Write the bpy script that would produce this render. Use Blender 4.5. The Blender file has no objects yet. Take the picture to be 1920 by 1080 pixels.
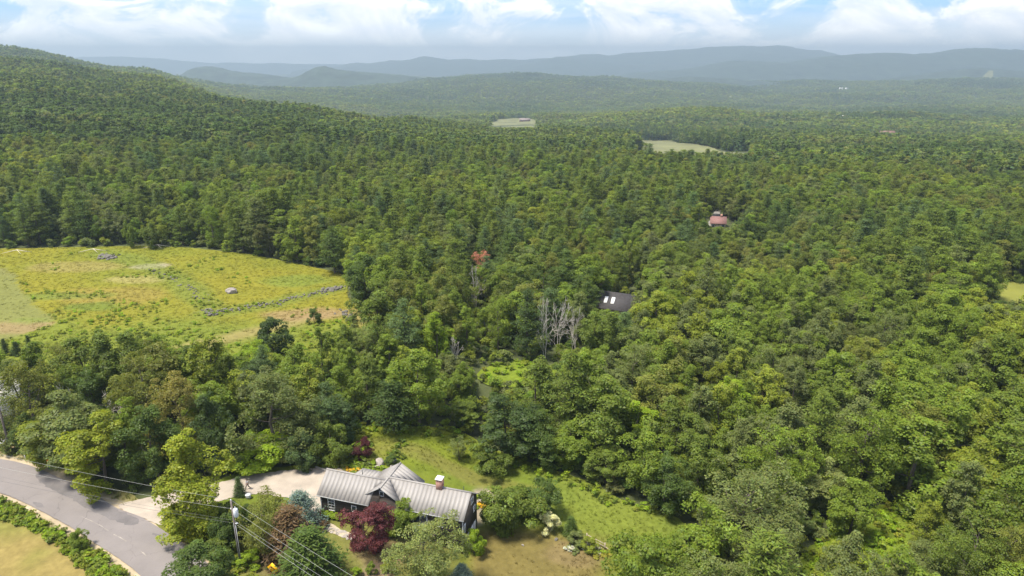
import bpy, math, random
import numpy as np
from mathutils import Vector, Matrix
from mathutils.geometry import delaunay_2d_cdt

SC = bpy.context.scene
COL = SC.collection
RNG = np.random.default_rng(7)
random.seed(7)

# ------------------------------------------------------------------ camera
CAM_H, FOC, PITCH = 62.0, 1280.0, math.radians(18.6)
cam_data = bpy.data.cameras.new('camera')
cam_data.lens = 24.0
cam_data.sensor_width = 36.0
cam_data.clip_start = 0.5
cam_data.clip_end = 120000.0
cam = bpy.data.objects.new('camera', cam_data)
cam.location = (0, 0, CAM_H)
cam.rotation_euler = (math.pi / 2 - PITCH, 0, 0)
COL.objects.link(cam)
SC.camera = cam

# ------------------------------------------------------------------ sky, sun, exposure
SUN_EL, SUN_AZ = math.radians(68), math.radians(250)      # azimuth clockwise from +Y: high, off to the left
world = bpy.data.worlds.new('World')
SC.world = world
world.use_nodes = True
SKY_STRENGTH, CLOUD = 0.10, 6.9


def N(nt, typ, **kw):
    n = nt.nodes.new(typ)
    for k, v in kw.items():
        if k.startswith('i_'):
            key = k[2:]
            n.inputs[int(key) if key.isdigit() else key.replace('_', ' ')].default_value = v
        else:
            setattr(n, k, v)
    return n


def build_sky():
    nt = world.node_tree
    nt.nodes.clear()
    L = nt.links.new
    out = N(nt, 'ShaderNodeOutputWorld')
    bg = N(nt, 'ShaderNodeBackground', i_Strength=SKY_STRENGTH)
    sky = N(nt, 'ShaderNodeTexSky', sky_type='NISHITA', sun_disc=False, sun_elevation=SUN_EL, sun_rotation=SUN_AZ)
    sky.altitude = 300
    sky.dust_density = 1.4
    tc = N(nt, 'ShaderNodeTexCoord')

    def noise(scale_xyz, loc, detail, rough, dist, scale=1.0):
        mp = N(nt, 'ShaderNodeMapping')
        mp.inputs['Scale'].default_value = scale_xyz
        mp.inputs['Location'].default_value = loc
        L(tc.outputs['Generated'], mp.inputs['Vector'])
        no = N(nt, 'ShaderNodeTexNoise', i_Scale=scale, i_Detail=detail, i_Roughness=rough, i_Distortion=dist)
        L(mp.outputs['Vector'], no.inputs['Vector'])
        return no.outputs['Fac']

    def ramp(sock, stops):
        r = N(nt, 'ShaderNodeValToRGB')
        els = r.color_ramp.elements
        while len(els) > 1:
            els.remove(els[-1])
        for i, (p, c) in enumerate(stops):
            e = els[0] if i == 0 else els.new(p)
            e.position = p
            e.color = c if len(c) == 4 else (*c, 1)
        L(sock, r.inputs['Fac'])
        return r.outputs['Color']

    def mix(fac, a, b, typ='MIX'):
        m = N(nt, 'ShaderNodeMix', data_type='RGBA', blend_type=typ)
        if hasattr(fac, 'is_linked'):
            L(fac, m.inputs['Factor'])
        else:
            m.inputs['Factor'].default_value = fac
        for s, k in ((a, 'A'), (b, 'B')):
            if hasattr(s, 'is_linked'):
                L(s, m.inputs[6 if k == 'A' else 7])
            else:
                m.inputs[6 if k == 'A' else 7].default_value = (*s, 1)
        return m.outputs[2]

    def math_(op, a, b):
        m = N(nt, 'ShaderNodeMath', operation=op)
        for i, s in enumerate((a, b)):
            if hasattr(s, 'is_linked'):
                L(s, m.inputs[i])
            else:
                m.inputs[i].default_value = s
        return m.outputs[0]
    # cumulus: one noise for the masses, sampled again a little higher to find lit tops and grey undersides
    big = noise((8.5, 8.5, 17), (3.1, 0.4, 0.2), 12, 0.60, 0.6)
    bigup = noise((8.5, 8.5, 17), (3.1, 0.4, 0.42), 12, 0.60, 0.6)
    veil = noise((2.4, 2.4, 26), (7.3, 1.7, 0.9), 5, 0.55, 0.6)
    sep = N(nt, 'ShaderNodeSeparateXYZ')
    L(tc.outputs['Generated'], sep.inputs[0])
    # clouds seen edge on near the horizon close up; overhead they are broken
    near_h = ramp(sep.outputs['Z'], [(0.0, (0.07,) * 3), (0.045, (0.03,) * 3), (0.09, (0.0,) * 3), (1.0, (0.0,) * 3)])
    cov = math_('ADD', big, near_h)
    mask = ramp(cov, [(0.455, (0, 0, 0)), (0.505, (0.42, 0.42, 0.42)), (0.522, (0.78, 0.78, 0.78)), (0.60, (0.97, 0.97, 0.97))])
    lit = math_('SUBTRACT', big, bigup)
    shade = ramp(math_('ADD', math_('MULTIPLY', lit, 1.6), 0.5),
                 [(0.30, (0.74, 0.79, 0.88)), (0.46, (0.88, 0.90, 0.95)), (0.56, (1.02, 1.01, 1.0)), (0.66, (1.22, 1.20, 1.16))])
    soft = ramp(veil, [(0.46, (0, 0, 0)), (0.72, (0.7, 0.7, 0.7))])
    cloud = mix(1.0, shade, (CLOUD, CLOUD, CLOUD), 'MULTIPLY')
    blue = mix(1.0, sky.outputs['Color'], (0.48, 0.78, 1.25), 'MULTIPLY')
    thin = mix(soft, blue, (0.80 * CLOUD, 0.85 * CLOUD, 0.93 * CLOUD))
    full = mix(mask, thin, cloud)
    # milky air low down, all round
    milk = ramp(sep.outputs['Z'], [(0.0, (0.85,) * 3), (0.025, (0.50,) * 3), (0.055, (0.12,) * 3), (0.12, (0.03,) * 3), (1.0, (0.0,) * 3)])
    full = mix(milk, full, (1.12 * CLOUD, 1.14 * CLOUD, 1.18 * CLOUD))
    L(full, bg.inputs['Color'])
    L(bg.outputs[0], out.inputs[0])


build_sky()
sun_data = bpy.data.lights.new('sun', 'SUN')
sun_data.energy = 4.4
sun_data.angle = math.radians(13)
sun_data.color = (1.0, 0.93, 0.79)
sun = bpy.data.objects.new('sun', sun_data)
sd = Vector((math.sin(SUN_AZ) * math.cos(SUN_EL), math.cos(SUN_AZ) * math.cos(SUN_EL), math.sin(SUN_EL)))
sun.rotation_euler = sd.to_track_quat('Z', 'Y').to_euler()
sun.location = (0, -60, 140)
COL.objects.link(sun)
SC.view_settings.view_transform = 'Standard'
SC.view_settings.look = 'None'
SC.view_settings.gamma = 1.0
SC.view_settings.use_curve_mapping = False
SC.view_settings.exposure = 1.08
SC.render.engine = 'CYCLES'
SC.cycles.use_denoising = True
SC.cycles.max_bounces = 9
SC.cycles.diffuse_bounces = 6
SC.cycles.transmission_bounces = 6
SC.cycles.transparent_max_bounces = 8
SC.cycles.volume_bounces = 0
HAZE_DENSITY = 1.85e-4


# ------------------------------------------------------------------ numeric helpers
def sstep(a, b, x):
    t = np.clip((x - a) / (b - a), 0, 1)
    return t * t * (3 - 2 * t)


def _hash(ix, iy, seed):
    n = (ix.astype(np.int64) * 374761393 + iy.astype(np.int64) * 668265263 + seed * 974634777) & 0x7fffffff
    n = ((n ^ (n >> 13)) * 1274126177) & 0x7fffffff
    return ((n ^ (n >> 16)) & 0xffff) / 65535.0


def vnoise(x, y, seed=0):
    ix, iy = np.floor(x), np.floor(y)
    fx, fy = x - ix, y - iy
    fx, fy = fx * fx * (3 - 2 * fx), fy * fy * (3 - 2 * fy)
    a, b = _hash(ix, iy, seed), _hash(ix + 1, iy, seed)
    c, d = _hash(ix, iy + 1, seed), _hash(ix + 1, iy + 1, seed)
    return (a * (1 - fx) + b * fx) * (1 - fy) + (c * (1 - fx) + d * fx) * fy


def fbm(x, y, scale, seed=0, octv=4):
    s, amp, tot = 0, 1.0, 0
    for k in range(octv):
        s = s + amp * vnoise(x / scale + 17.3 * k, y / scale - 9.1 * k, seed + k)
        tot += amp
        amp *= 0.5
        scale *= 0.5
    return s / tot


# ------------------------------------------------------------------ terrain: heights at bearings (columns) and distances (rows)
T_PX = np.array([-900, -400, 0, 250, 500, 750, 960, 1290, 1600, 1920, 2400, 3000], float)
T_A = (T_PX - 960) / 1350.0
T_Y = np.array([0, 200, 260, 350, 500, 750, 1100, 1500, 2100, 2800, 4200, 6000, 14000], float)
T_Z = np.array([
    [0, 0, 0, 0, 0, 0, 0, 0, 0, 0, 0, 0],
    [1, 1, 1, 1, 0, 0, 0, 0, 0, 0, 0, 0],
    [4, 3, 3, 3, 1, 0, -1, -1, -2, -2, -2, -2],
    [8, 7, 6, 3, 0, -3, -4, -4, -5, -5, -5, -5],
    [20, 19, 15, 8, 2, -6, -10, -13, -15, -15, -15, -15],
    [42, 40, 31, 17, 3, -17, -27, -32, -33, -34, -34, -34],
    [65, 62, 47, 22, -26, -42, -56, -64, -58, -60, -60, -60],
    [65, 60, 46, 0, -60, -76, -76, -49, -64, -74, -74, -74],
    [112, 108, 84, 19, -66, -98, -106, -114, -108, -106, -106, -106],
    [80, 60, 36, -34, -102, -112, -112, -112, -112, -112, -112, -112],
    [0, 0, -30, -90, -110, -86, -74, -74, -80, -84, -80, -80],
    [-120] * 12,
    [-190] * 12], float)
T_L = np.log(T_Y + 60)


def _cubic_w(t):
    return t * t * (3 - 2 * t)


def height(x, y):
    x, y = np.asarray(x, float), np.asarray(y, float)
    ang = np.clip(np.arctan2(x, np.maximum(y, 1e-3)), -0.97, 0.97)
    yy = np.hypot(x, y) * np.cos(ang)
    a = np.tan(ang)
    ci = np.clip(np.searchsorted(T_A, a) - 1, 0, len(T_A) - 2)
    ct = _cubic_w(np.clip((a - T_A[ci]) / (T_A[ci + 1] - T_A[ci]), 0, 1))
    ly = np.log(yy + 60)
    ri = np.clip(np.searchsorted(T_L, ly) - 1, 0, len(T_L) - 2)
    rt = np.clip((ly - T_L[ri]) / (T_L[ri + 1] - T_L[ri]), 0, 1)
    rt = 0.5 * rt + 0.5 * _cubic_w(rt)
    z = (T_Z[ri, ci] * (1 - ct) + T_Z[ri, ci + 1] * ct) * (1 - rt) + (T_Z[ri + 1, ci] * (1 - ct) + T_Z[ri + 1, ci + 1] * ct) * rt
    # the yard falls away to the right of the house
    near = 1 - sstep(220, 420, yy)
    z = z + near * (-3.0 * sstep(-21, -5, x) - 2.0 * sstep(-5, 55, x)) * sstep(30, 60, yy)
    far = sstep(260, 900, yy)
    z = z + far * ((fbm(x, y, 300, 3) - 0.5) * 40 * sstep(300, 2000, yy) + (fbm(x, y, 90, 5, 2) - 0.5) * 7 + (fbm(x, y, 1300, 8, 3) - 0.5) * 130 * sstep(1900, 3600, yy))
    return z


def slope_y(py):
    return math.tan(math.atan((540 - py) / FOC) - PITCH)


CP, SP = math.cos(PITCH), math.sin(PITCH)


def at(px, py, dz=0.0):
    """World point where the sight line through a pixel of the photograph meets the ground (lifted by dz)."""
    vx, vy = (px - 960) / FOC, (540 - py) / FOC
    d = np.array([vx, CP + vy * SP, -SP + vy * CP])
    lo, hi = 20.0, 30.0
    def g(t):
        return CAM_H + d[2] * t - (float(height(d[0] * t, d[1] * t)) + dz)
    while g(hi) > 0 and hi < 12000:
        lo, hi = hi, hi * 1.06
    for _ in range(28):
        m = 0.5 * (lo + hi)
        if g(m) > 0:
            lo = m
        else:
            hi = m
    t = hi
    return Vector((d[0] * t, d[1] * t, CAM_H + d[2] * t))


def at_z(px, py, z):
    vx, vy = (px - 960) / FOC, (540 - py) / FOC
    d = np.array([vx, CP + vy * SP, -SP + vy * CP])
    t = (z - CAM_H) / d[2]
    return Vector((d[0] * t, d[1] * t, z))


def project(x, y, z):
    dep = np.maximum(y * CP - (z - CAM_H) * SP, 1e-3)
    return 960 + FOC * x / dep, 540 - FOC * ((z - CAM_H) * CP + y * SP) / dep, dep


def inside(poly, x, y):
    poly = np.asarray(poly, float)
    res = np.zeros(np.shape(x), bool)
    n = len(poly)
    for i in range(n):
        x1, y1 = poly[i]
        x2, y2 = poly[(i + 1) % n]
        c = ((y1 > y) != (y2 > y)) & (x < (x2 - x1) * (y - y1) / (y2 - y1 + 1e-12) + x1)
        res ^= c
    return res


def gpoly(pts):
    return np.array([[*at(px, py)[:2]] for px, py in pts])


def smooth_poly(poly, step, jitter, seed):
    """Closed Catmull-Rom outline resampled to about STEP metres, with a ragged edge."""
    r = np.random.default_rng(seed)
    out = []
    n = len(poly)
    for i in range(n):
        p0, p1, p2, p3 = poly[i - 1], poly[i], poly[(i + 1) % n], poly[(i + 2) % n]
        k = max(1, int(np.hypot(*(p2 - p1)) / step))
        for j in range(k):
            t = j / k
            c = 0.5 * ((2 * p1) + (-p0 + p2) * t + (2 * p0 - 5 * p1 + 4 * p2 - p3) * t ** 2 + (-p0 + 3 * p1 - 3 * p2 + p3) * t ** 3)
            out.append(c + r.normal(0, jitter, 2))
    return np.array(out)


# ------------------------------------------------------------------ mesh and object helpers
def mesh_np(name, verts, faces, mats=(), smooth=False, attrs=None, midx=None):
    """Mesh from numpy arrays; faces is one array (n x k) or a list of such arrays."""
    if not isinstance(faces, (list, tuple)):
        faces = [faces]
    faces = [f for f in faces if len(f)]
    me = bpy.data.meshes.new(name)
    verts = np.asarray(verts, np.float32)
    me.vertices.add(len(verts))
    me.vertices.foreach_set('co', verts.ravel())
    if faces:
        loops = np.concatenate([np.asarray(f, np.int32).ravel() for f in faces])
        sizes = np.concatenate([np.full(len(f), np.asarray(f).shape[1], np.int32) for f in faces])
        me.loops.add(len(loops))
        me.loops.foreach_set('vertex_index', loops)
        me.polygons.add(len(sizes))
        starts = np.concatenate([[0], np.cumsum(sizes)[:-1]]).astype(np.int32)
        me.polygons.foreach_set('loop_start', starts)
        me.polygons.foreach_set('loop_total', sizes)
    if midx is not None:
        me.polygons.foreach_set('material_index', np.asarray(midx, np.int32))
    if smooth:
        me.polygons.foreach_set('use_smooth', np.ones(len(sizes), bool))
    for m in mats:
        me.materials.append(m)
    me.update(calc_edges=True)
    for k, (typ, dom, data) in (attrs or {}).items():
        at_ = me.attributes.new(k, typ, dom)
        key = {'FLOAT': 'value', 'FLOAT_COLOR': 'color', 'FLOAT_VECTOR': 'vector', 'INT': 'value'}[typ]
        at_.data.foreach_set(key, np.asarray(data, np.int32 if typ == 'INT' else np.float32).ravel())
    return me


class MB:
    """Collects shapes for one mesh."""
    def __init__(self):
        self.v, self.f, self.n = [], {}, 0

    def add(self, v, f):
        v = np.asarray(v, float)
        f = np.asarray(f, int)
        self.v.append(v)
        self.f.setdefault(f.shape[1], []).append(f + self.n)
        self.n += len(v)
        return self

    def box(self, c, s, M=None, taper=1.0):
        x, y, z = s[0] / 2, s[1] / 2, s[2] / 2
        v = np.array([[sx * x * (taper if sz > 0 else 1), sy * y * (taper if sz > 0 else 1), sz * z] for sz in (-1, 1) for sy in (-1, 1) for sx in (-1, 1)], float)
        if M is not None:
            v = v @ np.array(M.to_3x3()).T
        return self.add(v + np.array(c), [[0, 2, 3, 1], [4, 5, 7, 6], [0, 1, 5, 4], [2, 6, 7, 3], [0, 4, 6, 2], [1, 3, 7, 5]])

    def tube(self, pts, rad, sides=6, cap=True):
        pts = [Vector(p) for p in pts]
        rad = list(rad) if hasattr(rad, '__len__') else [rad] * len(pts)
        v = []
        ref = None
        for i, p in enumerate(pts):
            t = (pts[min(i + 1, len(pts) - 1)] - pts[max(i - 1, 0)])
            t = t.normalized() if t.length > 1e-9 else Vector((0, 0, 1))
            if ref is None:
                ref = t.orthogonal().normalized()
            a = (ref - t * ref.dot(t))
            a = a.normalized() if a.length > 1e-6 else t.orthogonal().normalized()
            ref = a
            b = t.cross(a)
            for k in range(sides):
                q = 2 * math.pi * k / sides
                v.append(p + a * math.cos(q) * rad[i] + b * math.sin(q) * rad[i])
        f = [[i * sides + k, i * sides + (k + 1) % sides, (i + 1) * sides + (k + 1) % sides, (i + 1) * sides + k] for i in range(len(pts) - 1) for k in range(sides)]
        n0 = self.n
        self.add([tuple(q) for q in v], f)
        if cap:
            e = (len(pts) - 1) * sides
            for off, rev in ((0, True), (e, False)):
                ring = [n0 + off + k for k in range(sides)]
                if rev:
                    ring = ring[::-1]
                self.f.setdefault(sides, []).append(np.array([ring]))
        return self

    def poly(self, pts):
        self.add(pts, [list(range(len(pts)))])
        return self

    def prism(self, pts, off):
        """Closed prism: polygon PTS (3D) swept by OFF."""
        pts = np.asarray(pts, float)
        n = len(pts)
        v = np.concatenate([pts, pts + np.asarray(off, float)])
        n0 = self.n
        self.add(v, [[k, (k + 1) % n, n + (k + 1) % n, n + k] for k in range(n)])
        self.f.setdefault(n, []).append(np.array([[n0 + k for k in range(n)][::-1]]))
        self.f.setdefault(n, []).append(np.array([[n0 + n + k for k in range(n)]]))
        return self

    def mesh(self, name, mat, smooth=False):
        faces = [np.concatenate(v) for v in self.f.values()]
        return mesh_np(name, np.concatenate(self.v), faces, [mat] if mat else [], smooth)

    def build(self, name, mat, parent=None, smooth=False, fix=True):
        me = self.mesh(name, mat, smooth)
        if fix:
            import bmesh
            bm = bmesh.new()
            bm.from_mesh(me)
            bmesh.ops.recalc_face_normals(bm, faces=bm.faces)
            bm.to_mesh(me)
            bm.free()
        return link(name, me, parent)


def link(name, data, parent=None):
    o = bpy.data.objects.new(name, data)
    COL.objects.link(o)
    if parent is not None:
        o.parent = parent
    return o


def tag(o, label, cat, group=None):
    o['label'] = label
    o['category'] = cat
    if group:
        o['group'] = group
    return o


def thing(name, label, cat, loc=(0, 0, 0), rz=0.0, group=None):
    o = link(name, None)
    o.empty_display_size = 0.5
    o.location = loc
    o.rotation_euler = (0, 0, rz)
    return tag(o, label, cat, group)


def struct(o):
    o['kind'] = 'structure'
    return o


# ------------------------------------------------------------------ materials
def mat(name, col=(0.5, 0.5, 0.5), rough=0.85, var=0.25, scale=3.0, bump=0.0, bscale=None, metallic=0.0, coords='Object', tintable=False, stretch=None, spec=0.3):
    """Principled surface whose colour wanders with two noises; optional bump."""
    m = bpy.data.materials.new(name)
    m.use_nodes = True
    nt = m.node_tree
    L = nt.links.new
    p = nt.nodes['Principled BSDF']
    p.inputs['Roughness'].default_value = rough
    p.inputs['Metallic'].default_value = metallic
    p.inputs['Specular IOR Level'].default_value = spec
    tc = N(nt, 'ShaderNodeTexCoord')
    vec = tc.outputs[coords]
    if stretch:
        mp = N(nt, 'ShaderNodeMapping')
        mp.inputs['Scale'].default_value = stretch
        L(vec, mp.inputs['Vector'])
        vec = mp.outputs['Vector']
    no = N(nt, 'ShaderNodeTexNoise', i_Scale=scale, i_Detail=8.0, i_Roughness=0.62)
    L(vec, no.inputs['Vector'])
    r = N(nt, 'ShaderNodeMapRange', i_1=0.3, i_2=0.7, i_3=1 - var, i_4=1 + var)
    L(no.outputs['Fac'], r.inputs[0])
    mx = N(nt, 'ShaderNodeMix', data_type='RGBA', blend_type='MULTIPLY')
    mx.inputs['Factor'].default_value = 1
    if tintable:
        a = N(nt, 'ShaderNodeAttribute', attribute_name=tintable)
        L(a.outputs['Color'], mx.inputs[6])
    else:
        mx.inputs[6].default_value = (*col, 1)
    L(r.outputs[0], mx.inputs[7])
    L(mx.outputs[2], p.inputs['Base Color'])
    if bump:
        n2 = N(nt, 'ShaderNodeTexNoise', i_Scale=bscale or scale * 4, i_Detail=6.0, i_Roughness=0.6)
        L(vec, n2.inputs['Vector'])
        b = N(nt, 'ShaderNodeBump', i_Strength=0.9, i_Distance=bump)
        L(n2.outputs['Fac'], b.inputs['Height'])
        L(b.outputs[0], p.inputs['Normal'])
    return m


def leaf_mat(name, transl=0.44):
    """Leaf: colour = the tree's own tint x a random value per leaf; lets some light through."""
    m = bpy.data.materials.new(name)
    m.use_nodes = True
    nt = m.node_tree
    nt.nodes.clear()
    L = nt.links.new
    out = N(nt, 'ShaderNodeOutputMaterial')
    ti = N(nt, 'ShaderNodeAttribute', attribute_name='tint', attribute_type='INSTANCER')
    va = N(nt, 'ShaderNodeAttribute', attribute_name='vary', attribute_type='GEOMETRY')
    mx = N(nt, 'ShaderNodeMix', data_type='RGBA', blend_type='MULTIPLY')
    mx.inputs['Factor'].default_value = 1
    L(ti.outputs['Color'], mx.inputs[6])
    L(va.outputs['Color'], mx.inputs[7])
    d = N(nt, 'ShaderNodeBsdfDiffuse', i_Roughness=0.4)
    t = N(nt, 'ShaderNodeBsdfTranslucent')
    mt = N(nt, 'ShaderNodeMix', data_type='RGBA', blend_type='MULTIPLY')
    mt.inputs['Factor'].default_value = 1
    mt.inputs[7].default_value = (1.35, 1.3, 0.6, 1)
    L(mx.outputs[2], mt.inputs[6])
    L(mx.outputs[2], d.inputs['Color'])
    L(mt.outputs[2], t.inputs['Color'])
    g = N(nt, 'ShaderNodeBsdfGlossy', i_Roughness=0.5)
    g.inputs['Color'].default_value = (0.8, 0.85, 0.9, 1)
    s1 = N(nt, 'ShaderNodeMixShader', i_0=transl)
    s2 = N(nt, 'ShaderNodeMixShader', i_0=0.012)
    L(d.outputs[0], s1.inputs[1])
    L(t.outputs[0], s1.inputs[2])
    L(s1.outputs[0], s2.inputs[1])
    L(g.outputs[0], s2.inputs[2])
    L(s2.outputs[0], out.inputs[0])
    return m


M_LEAF = leaf_mat('leaf')
M_NEEDLE = leaf_mat('needle', 0.34)
M_BARK = mat('bark', (0.10, 0.082, 0.065), 0.95, 0.4, 2.5, 0.03, 9, stretch=(1, 1, 0.25))
M_PALEBARK = mat('pale_bark', (0.50, 0.455, 0.395), 0.95, 0.25, 2.0, 0.02, 9, stretch=(1, 1, 0.25))
M_BLADE = leaf_mat('grass_blade', 0.3)

# ------------------------------------------------------------------ ground areas, outlined on the ground
MEADOW = gpoly([(-420, 470), (0, 466), (150, 463), (290, 461), (380, 467), (470, 477), (560, 495), (640, 513), (655, 528), (652, 556),
                (690, 585), (712, 615), (690, 650), (600, 690), (500, 715), (400, 738), (200, 742), (0, 738), (-420, 745)])
MOWN = gpoly([(-420, 470), (-20, 488), (28, 515), (38, 545), (62, 570), (108, 605), (60, 622), (0, 640), (-420, 670)])
YARD = gpoly([(395, 905), (455, 885), (560, 872), (650, 868), (664, 840), (660, 800), (700, 798), (770, 800), (858, 806), (925, 842), (1000, 868), (1100, 902),
              (1180, 943), (1255, 962), (1290, 1000), (1230, 1060), (1170, 1085), (1120, 1180), (1000, 1260), (560, 1260), (430, 1130),
              (380, 1035), (310, 1000), (285, 960), (330, 928)])
DRIVE = gpoly([(222, 949), (265, 936), (330, 922), (420, 903), (456, 893), (530, 883), (590, 878), (650, 879), (720, 892), (735, 915), (690, 935), (614, 962),
               (612, 975), (599, 986), (588, 965), (572, 948), (540, 934), (470, 927), (400, 943), (335, 962), (312, 985), (270, 972)])
ROAD_UP = [(-260, 850), (-100, 852), (0, 861), (60, 875), (120, 900), (170, 922), (215, 951), (270, 973), (325, 1008), (370, 1040), (410, 1075), (450, 1120), (500, 1200)]
ROAD_LO = [(-260, 885), (-100, 897), (0, 925), (45, 943), (90, 966), (140, 993), (180, 1020), (220, 1046), (258, 1075), (290, 1104), (320, 1135), (350, 1180), (400, 1270)]
ROAD = gpoly(ROAD_UP + ROAD_LO[::-1])
HAY = gpoly([(-300, 915), (0, 962), (60, 986), (125, 1024), (180, 1070), (240, 1130), (300, 1220), (100, 1500), (-500, 1300)])
VERGE = gpoly([(-300, 845), (0, 846), (120, 880), (240, 925), (300, 960), (390, 1025), (440, 1070), (560, 1260), (330, 1300), (0, 1500), (-600, 1300), (-400, 900)])
GLADE = gpoly([(1500, 1045), (1555, 1000), (1600, 975), (1650, 945), (1705, 958), (1728, 1000), (1705, 1045), (1640, 1110), (1500, 1115)])
GLADE2 = gpoly([(900, 695), (960, 675), (1030, 685), (1050, 705), (980, 725), (910, 720)])
FARFIELD = gpoly([(1852, 530), (1990, 530), (2060, 550), (1960, 585), (1856, 575)])
CLEARING = gpoly([(920, 229), (990, 222), (1010, 228), (1000, 242), (960, 247), (915, 247)])
CLEARING2 = gpoly([(1190, 262), (1260, 264), (1330, 276), (1405, 291), (1410, 302), (1360, 305), (1280, 290), (1185, 278)])
LANE = gpoly([(1346, 385), (1352, 386), (1351, 400), (1346, 424), (1326, 426), (1334, 408), (1343, 392)])
SHED = gpoly([(1122, 555), (1195, 560), (1205, 622), (1120, 618)])
REDHOUSE = gpoly([(1322, 408), (1378, 410), (1372, 446), (1330, 446)])
LEFTYARD = gpoly([(-160, 740), (-2, 752), (8, 800), (16, 846), (-160, 842)])
OPEN = [MEADOW, YARD, DRIVE, ROAD, VERGE, GLADE, GLADE2, FARFIELD, CLEARING, CLEARING2, LANE, SHED, REDHOUSE, LEFTYARD]


def open_ground(x, y):
    r = np.zeros(np.shape(x), bool)
    for p in OPEN:
        r |= inside(p, x, y)
    return r


# ------------------------------------------------------------------ ground sheet
M_FLOOR = mat('forest_floor', (0.050, 0.060, 0.020), 1.0, 0.5, 0.2, 0.15, 1.3)


def build_ground():
    front = np.radians(np.arange(-58, 58.01, 0.36))
    back = np.radians(np.arange(62, 298.1, 4.0))
    ang = np.concatenate([front, back])
    r = np.concatenate([[2, 12, 24, 36], np.arange(46, 300, 1.6), 300 * 1.042 ** np.arange(0, 92)])
    A, R = np.meshgrid(ang, r)
    X, Y = R * np.sin(A), R * np.cos(A)
    Z = height(X, Y) - 0.25 * (1 - sstep(300, 420, R))
    n, m = A.shape
    idx = np.arange(n * m).reshape(n, m)
    nx = np.roll(idx, -1, axis=1)
    f = np.stack([idx[:-1], nx[:-1], nx[1:], idx[1:]], -1).reshape(-1, 4)[:, ::-1]
    v = np.stack([X, Y, Z], -1).reshape(-1, 3)
    tri = np.stack([idx[0], np.full(m, n * m), nx[0]], -1)[:, ::-1]
    v = np.concatenate([v, [[0, 0, -0.25]]])
    return struct(link('ground', mesh_np('ground', v, [f, tri], [M_FLOOR], True)))


build_ground()


# ------------------------------------------------------------------ ground sheets
def sheet(name, poly, lift, material, grid, edge_step, jitter, seed, paint=None, hfun=None):
    out = smooth_poly(poly, edge_step, jitter, seed)
    lo, hi = out.min(0), out.max(0)
    gx, gy = np.meshgrid(np.arange(lo[0], hi[0], grid), np.arange(lo[1], hi[1], grid))
    r = np.random.default_rng(seed)
    gx = gx.ravel() + r.uniform(-.2, .2, gx.size) * grid
    gy = gy.ravel() + r.uniform(-.2, .2, gy.size) * grid
    k = inside(out, gx, gy)
    pts = np.concatenate([out, np.stack([gx[k], gy[k]], -1)])
    n = len(out)
    v, _e, f, *_ = delaunay_2d_cdt([Vector(p) for p in pts], [(i, (i + 1) % n) for i in range(n)], [], 1, 1e-4)
    v = np.array([[p.x, p.y] for p in v])
    z = (hfun or height)(v[:, 0], v[:, 1]) + lift
    f = np.array([q if len(q) == 3 else q[:3] for q in f])
    v3 = np.column_stack([v, z])
    a, b, c = v3[f[:, 0]], v3[f[:, 1]], v3[f[:, 2]]
    flip = np.cross(b - a, c - a)[:, 2] < 0
    f[flip] = f[flip][:, ::-1]
    attrs = None
    if paint is not None:
        col = paint(v[:, 0], v[:, 1])
        attrs = {'paint': ('FLOAT_COLOR', 'POINT', np.column_stack([col, np.ones(len(col))]))}
    return struct(link(name, mesh_np(name, v3, f, [material], True, attrs)))


def lerp(a, b, t):
    t = np.asarray(t)[:, None]
    return np.asarray(a) * (1 - t) + np.asarray(b) * t


def blob(x, y, px, py, rx, ry, seed=0):
    p = at(px, py)
    d = np.hypot((x - p.x) / rx, (y - p.y) / ry) + (fbm(x, y, max(rx, ry) * .7, seed) - .5) * 0.9
    return 1 - sstep(0.6, 1.1, d)


def dist_line(x, y, pts):
    best = np.full(np.shape(x), 1e9)
    for (x1, y1), (x2, y2) in zip(pts[:-1], pts[1:]):
        dx, dy = x2 - x1, y2 - y1
        t = np.clip(((x - x1) * dx + (y - y1) * dy) / (dx * dx + dy * dy + 1e-9), 0, 1)
        best = np.minimum(best, np.hypot(x - x1 - t * dx, y - y1 - t * dy))
    return best


TRACK_M = gpoly([(720, 640), (690, 600), (660, 585), (600, 592), (520, 612), (420, 635), (340, 655), (280, 690)])
TRACK_Y = gpoly([(640, 905), (700, 850), (760, 845), (815, 862), (870, 890), (930, 915)])
TRACK_Y2 = gpoly([(700, 830), (790, 845), (850, 880), (920, 905), (1010, 925)])
WALL_A = gpoly([(390, 588), (450, 580), (510, 570), (560, 556), (610, 545), (645, 538)])
WALL_B = gpoly([(190, 476), (240, 485), (290, 503), (325, 520), (360, 545), (390, 572)])


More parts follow.
